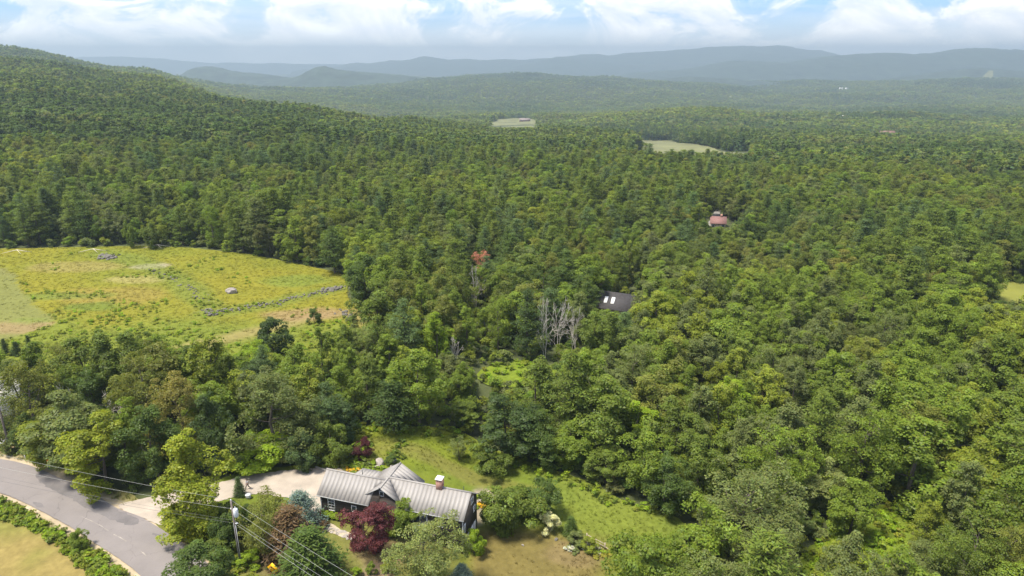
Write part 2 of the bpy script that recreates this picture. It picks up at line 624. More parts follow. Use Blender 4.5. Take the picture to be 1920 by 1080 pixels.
def paint_meadow(x, y):
    n1 = fbm(x, y, 34, 11)
    n2 = fbm(x, y, 11, 21)
    n3 = fbm(x, y, 3.5, 31, 3)
    c = lerp((0.200, 0.196, 0.022), (0.158, 0.182, 0.022), sstep(.34, .70, n1 * .75 + n2 * .25))
    c = lerp(np.array([0, 0, 0]), c, np.ones(len(x)))
    def over(c, col, t):
        return c * (1 - t[:, None]) + np.asarray(col) * t[:, None]
    c = over(c, (0.235, 0.185, 0.045), .6 * blob(x, y, 215, 555, 16, 9, 3))
    c = over(c, (0.24, 0.21, 0.065), .7 * blob(x, y, 140, 500, 17, 6, 4))
    c = over(c, (0.30, 0.27, 0.10), .6 * blob(x, y, 255, 523, 11, 4, 4))
    c = over(c, (0.42, 0.36, 0.27), blob(x, y, 290, 499, 6.5, 3.2, 5))
    c = over(c, (0.12, 0.17, 0.025), .8 * blob(x, y, 165, 575, 9, 4, 6))
    c = over(c, (0.13, 0.18, 0.03), .7 * blob(x, y, 120, 555, 14, 4, 7))
    c = over(c, (0.14, 0.19, 0.03), .7 * blob(x, y, 555, 525, 13, 6, 8))
    # greener, rougher growth along the lower side and the old walls
    py = project(x, y, height(x, y))[1]
    low = sstep(585, 625, py + (n2 - .5) * 50)
    c = over(c, (0.145, 0.185, 0.026), .85 * low)
    w = np.minimum(dist_line(x, y, WALL_A), dist_line(x, y, WALL_B))
    c = over(c, (0.14, 0.18, 0.03), .75 * (1 - sstep(1.5, 6, w + (n2 - .5) * 5)))
    t = dist_line(x, y, TRACK_M)
    c = over(c, (0.235, 0.205, 0.07), .85 * (1 - sstep(1.2, 4.2, t + (n3 - .5) * 2)))
    c = over(c, (0.26, 0.185, 0.09), .7 * blob(x, y, 570, 590, 12, 5, 9))
    mown = inside(MOWN, x, y)
    mc = lerp((0.165, 0.180, 0.048), (0.200, 0.185, 0.065), sstep(.35, .65, n1))
    mc = over(mc, (0.25, 0.19, 0.085), .8 * blob(x, y, 40, 612, 15, 5, 12))
    mc = over(mc, (0.16, 0.20, 0.04), .8 * blob(x, y, 55, 602, 6, 1.8, 13))
    c[mown] = mc[mown]
    return c * (0.72 + 0.11 * n3)[:, None] * np.array([1.05, 1, 1.1])


def paint_yard(x, y):
    n1 = fbm(x, y, 14, 41)
    n2 = fbm(x, y, 5, 51)
    n3 = fbm(x, y, 1.6, 61, 3)
    def over(c, col, t):
        return c * (1 - t[:, None]) + np.asarray(col) * t[:, None]
    px, py, _ = project(x, y, height(x, y))
    c = lerp((0.175, 0.198, 0.022), (0.140, 0.182, 0.022), sstep(.38, .64, n1))
    # rough meadow behind the house is yellower
    back = sstep(905, 860, py + (n2 - .5) * 30)
    c = over(c, (0.180, 0.215, 0.020), .7 * back)
    side = sstep(1010, 1090, px + (n1 - .5) * 90) * (1 - sstep(1015, 1060, py + (n2 - .5) * 40))
    c = over(c, (0.165, 0.205, 0.03), .6 * side)
    # dried lawn in front of the house
    dry = sstep(985, 1020, py + (n1 - .5) * 46) * sstep(870, 905, px + (n2 - .5) * 40) * (1 - sstep(1090, 1180, px + (n2 - .5) * 50))
    c = over(c, (0.185, 0.142, 0.042), .9 * dry)
    front = sstep(965, 990, py + (n2 - .5) * 20) * (1 - sstep(830, 890, px))
    c = over(c, (0.185, 0.172, 0.045), .75 * front)
    c = over(c, (0.26, 0.19, 0.085), .8 * blob(x, y, 720, 1035, 5, 3, 4))
    c = over(c, (0.27, 0.19, 0.11), .8 * blob(x, y, 705, 1075, 2.5, 2, 5))
    c = over(c, (0.22, 0.16, 0.07), .5 * blob(x, y, 1080, 1035, 5, 3.5, 6))
    c = over(c, (0.20, 0.135, 0.075), .8 * blob(x, y, 530, 1045, 3.5, 4, 7))
    for tr, wd in ((TRACK_Y, .8), (TRACK_Y2, .7)):
        t = dist_line(x, y, tr)
        c = over(c, (0.195, 0.185, 0.04), .55 * (1 - sstep(.3, 1.6, np.abs(t - wd) + (n3 - .5) * .8)))
    c = over(c, (0.40, 0.32, 0.24), .8 * blob(x, y, 905, 932, 2.4, 2.4, 8))
    c = over(c, (0.36, 0.28, 0.20), .75 * blob(x, y, 895, 962, 1.6, 3.0, 9))
    return c * (0.60 + 0.18 * n3)[:, None] * np.array([1, 1, 1.2])


def paint_hay(x, y):
    n1, n3 = fbm(x, y, 12, 71), fbm(x, y, 1.3, 81, 3)
    th = math.radians(128)
    s = x * math.cos(th) + y * math.sin(th)
    stripe = 0.5 + 0.5 * np.sin(s * 2 * math.pi / 3.4 + (n1 - .5) * 3)
    c = lerp((0.205, 0.160, 0.056), (0.160, 0.150, 0.040), sstep(.42, .62, n1))
    return c * (0.88 + 0.12 * stripe + .24 * (n3 - .5))[:, None]


def paint_verge(x, y):
    n1, n3 = fbm(x, y, 5, 91), fbm(x, y, 1.2, 95, 3)
    d = dist_line(x, y, np.concatenate([ROAD, ROAD[:1]]))
    c = lerp((0.35, 0.285, 0.20), (0.15, 0.135, 0.05), sstep(.5, 2.0, d + (n1 - .5) * 2.2))
    c = lerp(np.zeros(3), c, np.ones(len(x)))
    g = sstep(2.2, 4.5, d + (n1 - .5) * 3)
    c = c * (1 - g[:, None]) + np.array((0.10, 0.13, 0.03)) * g[:, None]
    return c * (0.8 + .4 * n3)[:, None]


def paint_glade(x, y):
    n1, n3 = fbm(x, y, 5, 101), fbm(x, y, 1.2, 105, 3)
    return lerp((0.17, 0.215, 0.02), (0.13, 0.18, 0.025), n1) * (0.66 + .22 * n3)[:, None]


def ground_mat(name, bump, bs):
    return mat(name, rough=1.0, var=0.20, scale=1.1, bump=bump, bscale=bs, tintable='paint', spec=0.05)


M_GRASS = ground_mat('grass_turf', 0.10, 3.5)
M_TURF = ground_mat('short_turf', 0.03, 5)
M_GRAVEL = mat('gravel', (0.315, 0.27, 0.225), 0.95, 0.17, 0.35, 0.02, 14)


def asphalt():
    m = mat('asphalt', (0.17, 0.152, 0.147), 0.8, 0.13, 0.18, 0.006, 30, spec=0.25)
    nt = m.node_tree
    L = nt.links.new
    p = nt.nodes['Principled BSDF']
    src = p.inputs['Base Color'].links[0].from_socket
    tc = N(nt, 'ShaderNodeTexCoord')
    vo = N(nt, 'ShaderNodeTexVoronoi', feature='DISTANCE_TO_EDGE', i_Scale=0.16)
    no = N(nt, 'ShaderNodeTexNoise', i_Scale=0.6, i_Detail=5.0)
    ad = N(nt, 'ShaderNodeVectorMath', operation='MULTIPLY_ADD')
    ad.inputs[1].default_value = (3.2, 3.2, 0)
    L(tc.outputs['Object'], no.inputs['Vector'])
    L(no.outputs['Color'], ad.inputs[0])
    L(tc.outputs['Object'], ad.inputs[2])
    L(ad.outputs[0], vo.inputs['Vector'])
    cr = N(nt, 'ShaderNodeMapRange', i_1=0.0, i_2=0.010, i_3=0.72, i_4=1.0)
    L(vo.outputs['Distance'], cr.inputs[0])
    mx = N(nt, 'ShaderNodeMix', data_type='RGBA', blend_type='MULTIPLY')
    mx.inputs['Factor'].default_value = 1
    L(src, mx.inputs[6])
    L(cr.outputs[0], mx.inputs[7])
    L(mx.outputs[2], p.inputs['Base Color'])
    return m


M_ASPHALT = asphalt()
sheet('meadow', MEADOW, 0.0, M_GRASS, 1.5, 1.5, 0.15, 1, paint_meadow)
sheet('yard_lawn', YARD, 0.0, M_GRASS, 0.7, 0.8, 0.08, 2, paint_yard)
sheet('roadside_verge', VERGE, -0.06, M_TURF, 0.8, 1.0, 0.08, 3, paint_verge)
sheet('hay_field', HAY, 0.0, M_TURF, 0.9, 1.0, 0.06, 4, paint_hay)
sheet('forest_glade', GLADE, 0.0, M_GRASS, 1.0, 0.8, 0.1, 5, paint_glade)
sheet('fern_glade', GLADE2, 0.0, M_GRASS, 1.5, 0.8, 0.1, 6, paint_glade)
sheet('gravel_driveway', DRIVE, 0.05, M_GRAVEL, 0.9, 0.35, 0.07, 7)
ROAD_O = sheet('road', ROAD, 0.09, M_ASPHALT, 1.2, 0.8, 0.025, 8)
M_FIELD = mat('hay_grass', (0.14, 0.145, 0.025), 1, 0.25, 0.05)
M_SAND = mat('pale_clearing', (0.125, 0.128, 0.055), 1, 0.3, 0.03)
sheet('far_field', FARFIELD, 0.15, M_FIELD, 6, 3, 0.3, 9)
sheet('valley_clearing', CLEARING, 0.5, M_SAND, 14, 8, 0.8, 10)
sheet('valley_meadow', CLEARING2, 0.5, M_SAND, 14, 8, 0.8, 11)
sheet('country_lane', LANE, 0.3, mat('lane_asphalt', (.19, .18, .17), .9, .1), 6, 3, 0.1, 12)
sheet('dooryard', LEFTYARD, 0.0, mat('worn_yard', (0.26, 0.19, 0.11), 1, .3, .4), 2, 1, 0.1, 13)


def road_marks():
    m = mat('worn_paint', (0.235, 0.21, 0.19), 0.9, 0.35, 1.2)
    for pts in ([(150, 968), (170, 977), (190, 987), (207, 998)], [(213, 1003), (226, 1009), (240, 1018)], [(262, 1032), (270, 1039), (278, 1047)]):
        g = [at(*p) for p in pts]
        mb = MB()
        v, f = [], []
        fine = []
        for a, b in zip(g[:-1], g[1:]):
            for k in range(5):
                fine.append(a.lerp(b, k / 5))
        for i, p in enumerate(fine):
            d = (fine[min(i + 1, len(fine) - 1)] - fine[max(i - 1, 0)]).normalized()
            n = Vector((-d.y, d.x, 0))
            w = random.uniform(.02, .09)
            for s in (-1, 1):
                q = p + n * (w * s + random.uniform(-.03, .03))
                v.append((q.x, q.y, float(height(q.x, q.y)) + .095))
        f = [[2 * i, 2 * i + 2, 2 * i + 3, 2 * i + 1] for i in range(len(fine) - 1)]
        o = mb.add(v, f).build('road_marking', m, ROAD_O)


road_marks()
M_PATCH = mat('patched_asphalt', (0.125, 0.114, 0.114), 0.85, 0.2, 0.5, 0.006, 30)
for k_, (pp, gr) in enumerate((([(70, 889), (120, 905), (170, 926), (215, 954), (262, 977), (235, 985), (180, 962), (120, 930), (75, 905)], 1.2), ([(62, 942), (76, 944), (82, 953), (70, 951)], .6), ([(150, 918), (170, 927), (164, 934), (146, 925)], .6), ([(285, 1000), (330, 1020), (352, 1044), (318, 1030)], .8))):
    o_ = sheet('asphalt_patch', gpoly(pp), .097, M_PATCH, gr, .5, .10, 30 + k_)
    o_.parent = ROAD_O
    del o_['kind']

# ------------------------------------------------------------------ far hills, each a ridge with its own distance and depth
M_FARWOOD = mat('far_woods', (0.032, 0.048, 0.030), 1.0, 0.45, 0.012, 6.0, 0.02)


def ridge(name, D, depth, prof, base=-140.0, seed=0, rough=1.0):
    px = np.array([p[0] for p in prof], float)
    zz = np.array([CAM_H + D * slope_y(p[1]) for p in prof])
    a = np.linspace((px[0] - 960) / 1350, (px[-1] - 960) / 1350, max(60, int((px[-1] - px[0]) / 4)))
    crest = np.interp(a, (px - 960) / 1350, zz)
    k = np.ones(5) / 5
    crest = np.convolve(np.pad(crest, 2, mode='edge'), k, 'valid')
    w = np.linspace(-1, 1, 41)
    A, W = np.meshgrid(a, w)
    Y = D + W * depth
    X = A * D * (1 + 0.25 * (Y / D - 1))
    bell = np.cos(W * math.pi / 2) ** 1.3
    n = (fbm(X, Y, depth * .5, seed, 5) - .5)
    Z = base + (crest[None] - base) * (bell + n * .35 * bell * (1 - bell)) + (fbm(X, Y, depth * .09, seed + 9, 3) - .5) * depth * .02 * rough * sstep(0, .3, bell)
    nr, nc = A.shape
    idx = np.arange(nr * nc).reshape(nr, nc)
    f = np.stack([idx[:-1, :-1], idx[:-1, 1:], idx[1:, 1:], idx[1:, :-1]], -1).reshape(-1, 4)
    return struct(link(name, mesh_np(name, np.stack([X, Y, Z], -1).reshape(-1, 3), f, [M_FARWOOD], True)))


ridge('far_mountains', 12100, 1150, [(-300, 118), (100, 112), (150, 107), (220, 106), (290, 109), (350, 115), (400, 119), (440, 117), (470, 120), (520, 118), (560, 121), (640, 120), (700, 122), (900, 122)], -200, 1)
ridge('mountain_range', 9500, 1400, [(560, 132), (640, 124), (668, 117), (690, 119), (730, 114), (760, 114), (793, 105), (840, 112), (880, 110), (905, 114), (950, 111), (985, 113), (1010, 109), (1060, 107), (1100, 101), (1150, 104),
      (1180, 99), (1230, 97), (1280, 92), (1330, 88), (1390, 86), (1420, 88), (1465, 85), (1490, 92), (1540, 95), (1565, 103), (1640, 112), (1800, 120), (2300, 125)], -200, 2)
ridge('distant_hill', 8600, 1200, [(930, 132), (1000, 118), (1050, 105), (1100, 114), (1170, 121), (1300, 118), (1350, 110), (1410, 98), (1480, 103), (1560, 106), (1640, 112), (1760, 120)], -200, 3)
ridge('round_hill', 4700, 560, [(250, 165), (320, 150), (345, 138), (360, 128), (385, 123), (410, 128), (440, 135), (490, 139), (550, 147), (620, 150), (700, 160)], -150, 4)
ridge('pointed_hill', 4300, 500, [(430, 168), (520, 150), (560, 143), (582, 130), (603, 123), (625, 130), (660, 133), (700, 136), (760, 142), (820, 150), (900, 160)], -150, 5)
ridge('valley_ridge', 4600, 520, [(640, 172), (760, 152), (850, 143), (920, 137), (970, 140), (1040, 150), (1120, 155), (1240, 148), (1300, 144), (1400, 150), (1520, 158), (1650, 165)], -150, 6)
ridge('long_hill', 6300, 950, [(1080, 152), (1200, 136), (1290, 130), (1340, 120), (1375, 114), (1420, 116), (1480, 117), (1540, 107), (1600, 101), (1650, 99), (1720, 102), (1760, 98), (1800, 91), (1850, 91), (1920, 95), (2100, 101), (2500, 110)], -180, 7)
ridge('cleared_hill', 4600, 560, [(1520, 165), (1640, 152), (1720, 142), (1780, 134), (1830, 128), (1880, 130), (1930, 135), (2050, 140), (2300, 150)], -150, 8)


# ================================================================== foliage
def unit(v):
    return v / np.maximum(np.linalg.norm(v, axis=-1, keepdims=True), 1e-9)


def leaves(pos, nrm, tang, ln, wd, r, lo=0.78, hi=1.22):
    """Leaf faces: one folded diamond per position. Returns verts, quads, colour per face."""
    n = len(pos)
    nrm = unit(nrm)
    t = unit(tang - nrm * (tang * nrm).sum(-1, keepdims=True))
    b = np.cross(nrm, t)
    ln, wd = ln[:, None], wd[:, None]
    v = np.stack([pos - t * ln * .5, pos + b * wd * .5 - nrm * wd * .12, pos + t * ln * .5, pos - b * wd * .5 - nrm * wd * .12], 1).reshape(-1, 3)
    f = np.arange(n * 4).reshape(n, 4)
    g = r.uniform(lo, hi, n)
    warm = r.uniform(.88, 1.12, n)
    c = np.stack([g * warm, g, g * r.uniform(.75, 1.2, n), np.ones(n)], -1)
    return v, f, c


class Plant:
    def __init__(self, crown, trunk, height_, width, both=None):
        self.crown, self.trunk, self.h, self.w, self.both = crown, trunk, height_, width, both


def finish_plant(name, lv, trunk_mb, H, W, leafm, barkm):
    v, f, c = [np.concatenate(k) for k in zip(*lv)] if lv else (np.zeros((0, 3)), np.zeros((0, 4), int), np.zeros((0, 4)))
    if lv:
        off, ff = 0, []
        for vv, f0, _c in lv:
            ff.append(f0 + off)
            off += len(vv)
        f = np.concatenate(ff)
    crown = mesh_np(name + '_crown', v, f, [leafm], False, {'vary': ('FLOAT_COLOR', 'FACE', c)}) if lv else None
    trunk = trunk_mb.mesh(name + '_trunk', barkm, True) if trunk_mb else None
    both = None
    if trunk_mb:
        tv = np.concatenate(trunk_mb.v)
        tf4 = np.concatenate(trunk_mb.f[4])
        faces = [f, tf4 + len(v)] if lv else [tf4]
        cc = np.concatenate([c, np.ones((len(tf4), 4))]) if lv else np.ones((len(tf4), 4))
        both = mesh_np(name + '_both', np.concatenate([v, tv]) if lv else tv, faces, [leafm, barkm] if lv else [barkm], False,
                       {'vary': ('FLOAT_COLOR', 'FACE', cc)}, np.concatenate([np.zeros(len(f), int), np.ones(len(tf4), int)]) if lv else None)
    elif lv:
        both = crown
    return Plant(crown, trunk, H, W, both)


def trunk_tubes(mb, H, r0, tips, r, sides=5, start=0.15, bend=0.3):
    top = Vector((r.normal(0, .25), r.normal(0, .25), H))
    mid = Vector((r.normal(0, bend), r.normal(0, bend), H * .5))
    axis = [Vector((0, 0, -0.6)), Vector((0, 0, 0.0)), mid * .5, mid, mid.lerp(top, .5), top]
    mb.tube(axis, [r0 * 1.25, r0, r0 * .85, r0 * .6, r0 * .38, r0 * .1], sides, cap=False)
    for tp in tips:
        tp = Vector(tp)
        z0 = min(max(tp.z - .55 * math.hypot(tp.x, tp.y) - .3, H * start), H * .92)
        q = z0 / H
        base = axis[1].lerp(mid, q / .5) if q < .5 else mid.lerp(top, (q - .5) / .5)
        m2 = base.lerp(tp, .55) + Vector((r.normal(0, .2), r.normal(0, .2), -.12 * (tp - base).length + r.normal(0, .15)))
        rr = max(r0 * .42 * (1 - q * .6), .04)
        mb.tube([base, m2, tp], [rr, rr * .6, rr * .18], 4, cap=False)


def broadleaf(name, seed, H=13., W=10., zb=2.5, nclump=85, nleaf=105, leaf=.42, flat=.72, crad=(.75, 1.5), shape='round', limbs=12, lobes=4, up=.55, bark=None, ragged=.16, rnd=.36):
    r = np.random.default_rng(seed)
    cz, hz = (H + zb) / 2, (H - zb) / 2
    rmax = np.mean(crad)
    nl = max(6, int(nclump / 6))
    # boughs first, spread over the crown; then clumps on each bough
    q = np.arange(nl * 3) + r.uniform(0, 1)
    lz = 1 - 1.82 * ((q + .5) / (nl * 3))
    la = q * 2.39996 + r.uniform(0, 6.28)
    d = np.stack([np.cos(la) * np.sqrt(np.clip(1 - lz * lz, .04, 1)), np.sin(la) * np.sqrt(np.clip(1 - lz * lz, .04, 1)), lz], -1)[r.permutation(nl * 3)[:nl]]
    d = unit(d + r.normal(size=d.shape) * .18)
    ang = np.arctan2(d[:, 1], d[:, 0])
    lob = 1 + ragged * np.sin(ang * lobes + r.uniform(0, 6)) + ragged * .7 * np.sin(ang * (lobes + 3) + d[:, 2] * 5 + r.uniform(0, 6))
    bough = d * (r.uniform(.42, .88, nl) * lob)[:, None]
    brad = r.uniform(.18, .38, nl)
    wb = np.concatenate([np.arange(nl), r.integers(0, nl, max(0, nclump - nl))])
    dc = unit(r.normal(size=(len(wb), 3)) + d[wb] * .8 + np.array([0, 0, .2]))
    c = bough[wb] + dc * (brad[wb] * r.uniform(.55, 1.0, len(wb)))[:, None]
    zz = c[:, 2] / max(np.percentile(c[:, 2], 98), .5)
    zz = np.where(zz < 0, zz / max(-np.percentile(zz, 4), .3), zz)
    if shape == 'oval':
        k = np.where(zz > 0, 1 - .35 * zz, 1 - .15 * -zz)
    elif shape == 'broad':
        k = np.where(zz > 0, 1.0, 1 - .45 * -zz)
    elif shape == 'tall':
        k = np.where(zz > 0, 1 - .5 * zz, 1 - .1 * -zz)
    elif shape == 'vase':
        k = 1 + .35 * zz
    else:
        k = np.where(zz > 0, 1 - .28 * zz, 1 - .1 * -zz)
    side = np.percentile(np.hypot(c[:, 0] * k, c[:, 1] * k), 92)
    c = np.stack([c[:, 0] * (W / 2 - rmax * .5) / side * k, c[:, 1] * (W / 2 - rmax * .5) / side * k, cz + np.clip(zz, -1.05, 1.08) * (hz - rmax * .4)], -1)
    inner = r.integers(0, len(c), len(c) // 4)
    ci = c[inner] * np.array([.5, .5, 1]) + np.array([0, 0, -.02 * H])
    c = np.concatenate([c, ci])
    cr = r.uniform(*crad, len(c))
    out = unit(c - np.array([0, 0, cz - hz * .3]))
    lv = []
    n = len(c) * nleaf
    which = np.repeat(np.arange(len(c)), nleaf)
    dd = unit(r.normal(size=(n, 3)) + .55 * out[which] + np.array([0, 0, up]))
    pos = c[which] + dd * (cr[which] * r.uniform(.5, 1.08, n) ** .6)[:, None] * np.array([1.12, 1.12, flat])
    nrm = dd * .7 + np.array([0, 0, .55]) + r.normal(size=(n, 3)) * rnd
    tang = r.normal(size=(n, 3)) + out[which] * .8 - np.array([0, 0, .3])
    ln = r.uniform(.7, 1.25, n) * leaf
    v, f, col = leaves(pos, nrm, tang, ln, ln * r.uniform(.55, .85, n), r)
    tone = r.normal(1, .13, len(c)).clip(.65, 1.4)          # each bough has its own green
    col[:, :3] *= tone[which][:, None]
    lv.append((v, f, col))
    mb = MB()
    tips = c[:limbs] if limbs else []
    trunk_tubes(mb, H * .9, H * .017 + .04, tips, r)
    return finish_plant(name, lv, mb, H, W, M_LEAF, bark or M_BARK)


def conifer(name, seed, H=17., W=7., zb=3., step=1.0, nbr=7, ntuft=4, nneed=22, leaf=.55, rise=.18, prof='pine', narrow=.16, droop=0., rough=.25, tuft=.62):
    r = np.random.default_rng(seed)
    lv = []
    mb = MB()
    mb.tube([(0, 0, -.6), (0, 0, 0), (r.normal(0, .1), r.normal(0, .1), H * .5), (0, 0, H * .985)], [H * .016 + .05, H * .0145 + .04, H * .009 + .02, .02], 5, cap=False)
    P, Nn, T, Ln = [], [], [], []
    z = zb
    while z < H - .25:
        q = (z - zb) / (H - zb)
        if prof == 'pine':
            L = W / 2 * (1 - q) ** .78 * (.62 + .38 * math.sin(min(q * 5, 1.5))) + .25
        else:
            L = W / 2 * (1 - q) ** .85 + .12
        nb = max(3, int(round(nbr * (.55 + .45 * (1 - q)))))
        a0 = r.uniform(0, 6.28)
        for k in range(nb):
            a = a0 + 6.283 * k / nb + r.normal(0, .3)
            Lk = L * r.uniform(1 - rough, 1 + rough)
            if r.random() < (.10 if prof == 'pine' else .03):
                continue
            dirv = np.array([math.cos(a), math.sin(a), rise + .35 * q - droop])
            base = np.array([0, 0, z + r.normal(0, step * .2)])
            nt = max(1, int(round(ntuft * Lk / (W / 2)))) + 1
            tip = base + dirv * Lk
            if Lk > 1.2:
                mb.tube([base, base + dirv * Lk * .5, tip], [.05 + .012 * Lk, .04, .015], 4, cap=False)
            for j in range(nt):
                s = (j + .9) / nt
                side = np.array([-dirv[1], dirv[0], 0]) * r.normal(0, .22) * Lk * s
                c = base + dirv * Lk * s * np.array([1, 1, 1]) + side + np.array([0, 0, -droop * Lk * s * s])
                n = int(nneed * (.6 + .4 * s))
                o = r.normal(size=(n, 3)) * np.array([tuft, tuft, tuft * .32]) * (.75 + .25 * Lk / (W / 2))
                P.append(c + o)
                Nn.append(np.array([0, 0, 1.0]) + r.normal(size=(n, 3)) * .42 + dirv * .25)
                T.append(dirv + r.normal(size=(n, 3)) * .55)
                Ln.append(np.full(n, leaf))
        z += step * (1 - .45 * q) * r.uniform(.8, 1.2)
    P, Nn, T, Ln = np.concatenate(P), np.concatenate(Nn), np.concatenate(T), np.concatenate(Ln)
    Ln = Ln * r.uniform(.7, 1.3, len(Ln))
    lv.append(leaves(P, Nn, T, Ln, Ln * (.34 if nneed > 12 else .55), r, .75, 1.25))
    return finish_plant(name, lv, mb, H, W, M_NEEDLE, M_BARK)


def bare(name, seed, H=14., W=6., stems=1, levels=4, bark=None, r0=.17, spread=.5, start=.35, tw_min=.03):
    """Leafless tree: forking limbs down to twigs."""
    r = np.random.default_rng(seed)
    mb, tw = MB(), MB()

    def grow(p, d, L, rad, lev):
        q = p + d * L * .5 + Vector(r.normal(0, .05, 3)) * L
        e = q + (d + Vector(r.normal(0, .12, 3)) + Vector((0, 0, .08))).normalized() * L * .5
        (mb if lev == levels else tw).tube([p, q, e], [rad, rad * .85, rad * .66], 4 if rad < .06 else 5, cap=False)
        if lev <= 0:
            return
        for k in range(2 if lev > 1 else 3):
            nd = (d * 1.1 + Vector(r.normal(0, spread, 3)) + Vector((0, 0, .22))).normalized()
            grow(e if k < 2 else q, nd, L * r.uniform(.6, .82), max(rad * .6, tw_min), lev - 1)
        if lev >= 2:
            nd = (d + Vector(r.normal(0, spread * 1.4, 3))).normalized()
            grow(q, nd, L * r.uniform(.4, .6), max(rad * .5, tw_min), lev - 2)

    for s in range(stems):
        a = 6.28 * s / stems + r.uniform(0, 1)
        o = Vector((math.cos(a), math.sin(a), 0)) * (W * .07 if stems > 1 else 0)
        d = (Vector((0, 0, 1)) + Vector((math.cos(a), math.sin(a), 0)) * (.16 if stems > 1 else .03)).normalized()
        grow(o - Vector((0, 0, .4)), d, H * start * r.uniform(.85, 1.1), r0, levels)
    bark = bark or M_PALEBARK
    allv = np.concatenate([np.concatenate(m.v) for m in (mb, tw)])
    top = allv[:, 2].max()
    wid = np.percentile(np.hypot(allv[:, 0], allv[:, 1]), 93) * 2
    return Plant(tw.mesh(name + '_crown', bark, True), mb.mesh(name + '_trunk', bark, True), top, max(wid, .5))


PL = {
    'round1': broadleaf('round1', 11, 13, 8.8, 1.2, 165, 64, .32, .85, (.5, 1.0), 'round'),
    'round2': broadleaf('round2', 12, 13, 8.6, 1.0, 150, 68, .30, .95, (.46, 1.1), 'round', lobes=3),
    'oval1': broadleaf('oval1', 13, 15, 7.4, 1.2, 160, 62, .31, .9, (.46, .95), 'oval'),
    'oval2': broadleaf('oval2', 14, 15.5, 6.6, 1.4, 140, 62, .30, .85, (.46, .9), 'tall', lobes=5),
    'broad1': broadleaf('broad1', 15, 12.5, 10.2, 1.4, 185, 60, .33, .75, (.52, 1.05), 'broad', lobes=5),
    'broad2': broadleaf('broad2', 16, 13, 9.6, 1.2, 170, 60, .31, .85, (.46, 1.0), 'round', lobes=3, ragged=.22),
    'layer1': broadleaf('layer1', 17, 12.5, 9.6, 1.0, 140, 72, .32, .42, (.6, 1.15), 'oval', lobes=5, ragged=.2, up=.3, rnd=.3),
    'ragged1': broadleaf('ragged1', 18, 14.5, 7.8, 1.4, 120, 66, .31, .95, (.4, 1.0), 'oval', lobes=4, ragged=.3),
    'airy1': broadleaf('airy1', 19, 14, 8, 2.6, 110, 44, .26, .9, (.45, 1.0), 'vase', limbs=26, ragged=.2),
    'airy2': broadleaf('airy2', 20, 14, 9.4, 1.4, 190, 58, .24, .95, (.46, .95), 'round', limbs=20, ragged=.12, rnd=.6),
    'airy3': broadleaf('airy3', 24, 13, 10, 1.0, 220, 56, .235, .85, (.42, .9), 'broad', limbs=20, ragged=.14, rnd=.6),
    'bush1': broadleaf('bush1', 21, 4.5, 5.5, .05, 130, 80, .21, .85, (.34, .66), 'broad', limbs=6, lobes=3, ragged=.08),
    'bush2': broadleaf('bush2', 22, 4, 4.5, .05, 95, 80, .20, .8, (.3, .62), 'round', limbs=6, lobes=4, ragged=.12),
    'maple': broadleaf('maple', 23, 5.5, 6.0, .2, 190, 75, .17, .6, (.34, .62), 'broad', limbs=6, lobes=5, ragged=.08, rnd=.5),
    'pine1': conifer('pine1', 31, 17, 8, 3.0, 1.25, 6, 4, 33, 0.51),
    'pine2': conifer('pine2', 32, 18, 8.5, 3.5, 1.4, 6, 4, 33, 0.51, .12, rough=.38),
    'pine3': conifer('pine3', 33, 16, 7, 2.5, 1.15, 6, 4, 30, 0.49, .25, rough=.3),
    'spruce1': conifer('spruce1', 34, 11, 5.4, .5, .62, 9, 3, 20, .42, -.05, 'spruce', droop=.12, rough=.15, tuft=.42),
    'spruce2': conifer('spruce2', 35, 13, 5.6, .9, .72, 9, 3, 18, .46, .0, 'spruce', droop=.15, rough=.22, tuft=.46),
    'bluespruce': conifer('bluespruce', 36, 6.5, 4.6, .2, .4, 10, 4, 20, .26, .12, 'spruce', droop=.05, rough=.1, tuft=.3),
    'dead1': bare('dead1', 41, 13, 6, 1, 5, start=.34),
    'dead2': bare('dead2', 42, 16, 5, 3, 5, r0=.19, spread=.44, start=.40, tw_min=.045),
    'dead3': bare('dead3', 43, 8, 6, 3, 4, r0=.11, spread=.5, start=.3),
    'dead4': bare('dead4', 44, 16, 3.5, 2, 5, r0=.2, spread=.48, start=.42, tw_min=.045),
}
# lighter models for distant woods
LOW = [
    broadleaf('mid_round', 51, 13, 10, 2.0, 46, 34, .85, .7, (.9, 1.7), 'round', limbs=0),
    broadleaf('mid_oval', 52, 15, 8.5, 2.5, 42, 34, .85, .72, (.8, 1.6), 'oval', limbs=0),
    broadleaf('mid_broad', 53, 12, 11.5, 2.0, 50, 34, .9, .6, (.9, 1.7), 'broad', limbs=0, ragged=.22),
    broadleaf('mid_ragged', 54, 14, 9, 2.4, 36, 36, .85, .8, (.8, 1.6), 'oval', limbs=0, ragged=.3),
    conifer('mid_pine', 55, 17, 7.6, 3, 1.7, 5, 2, 10, 1.15),
    conifer('mid_pine_tall', 56, 18, 7, 3, 1.8, 5, 2, 10, 1.1, .1, rough=.35),
    conifer('mid_spruce', 57, 13, 5.6, .8, 1.2, 6, 2, 9, .9, 0, 'spruce', droop=.12),
]
FAR = [
    broadleaf('far_round', 61, 12, 11, 1.0, 12, 11, 2.3, .75, (1.4, 2.6), 'round', limbs=0),
    broadleaf('far_oval', 62, 14, 9.5, 1.5, 12, 11, 2.2, .75, (1.3, 2.4), 'oval', limbs=0),
    broadleaf('far_broad', 63, 11, 12, 1.0, 14, 11, 2.3, .65, (1.4, 2.6), 'broad', limbs=0),
    conifer('far_pine', 64, 16, 7.5, 2, 3.2, 5, 1, 4, 2.6, tuft=.8),
]

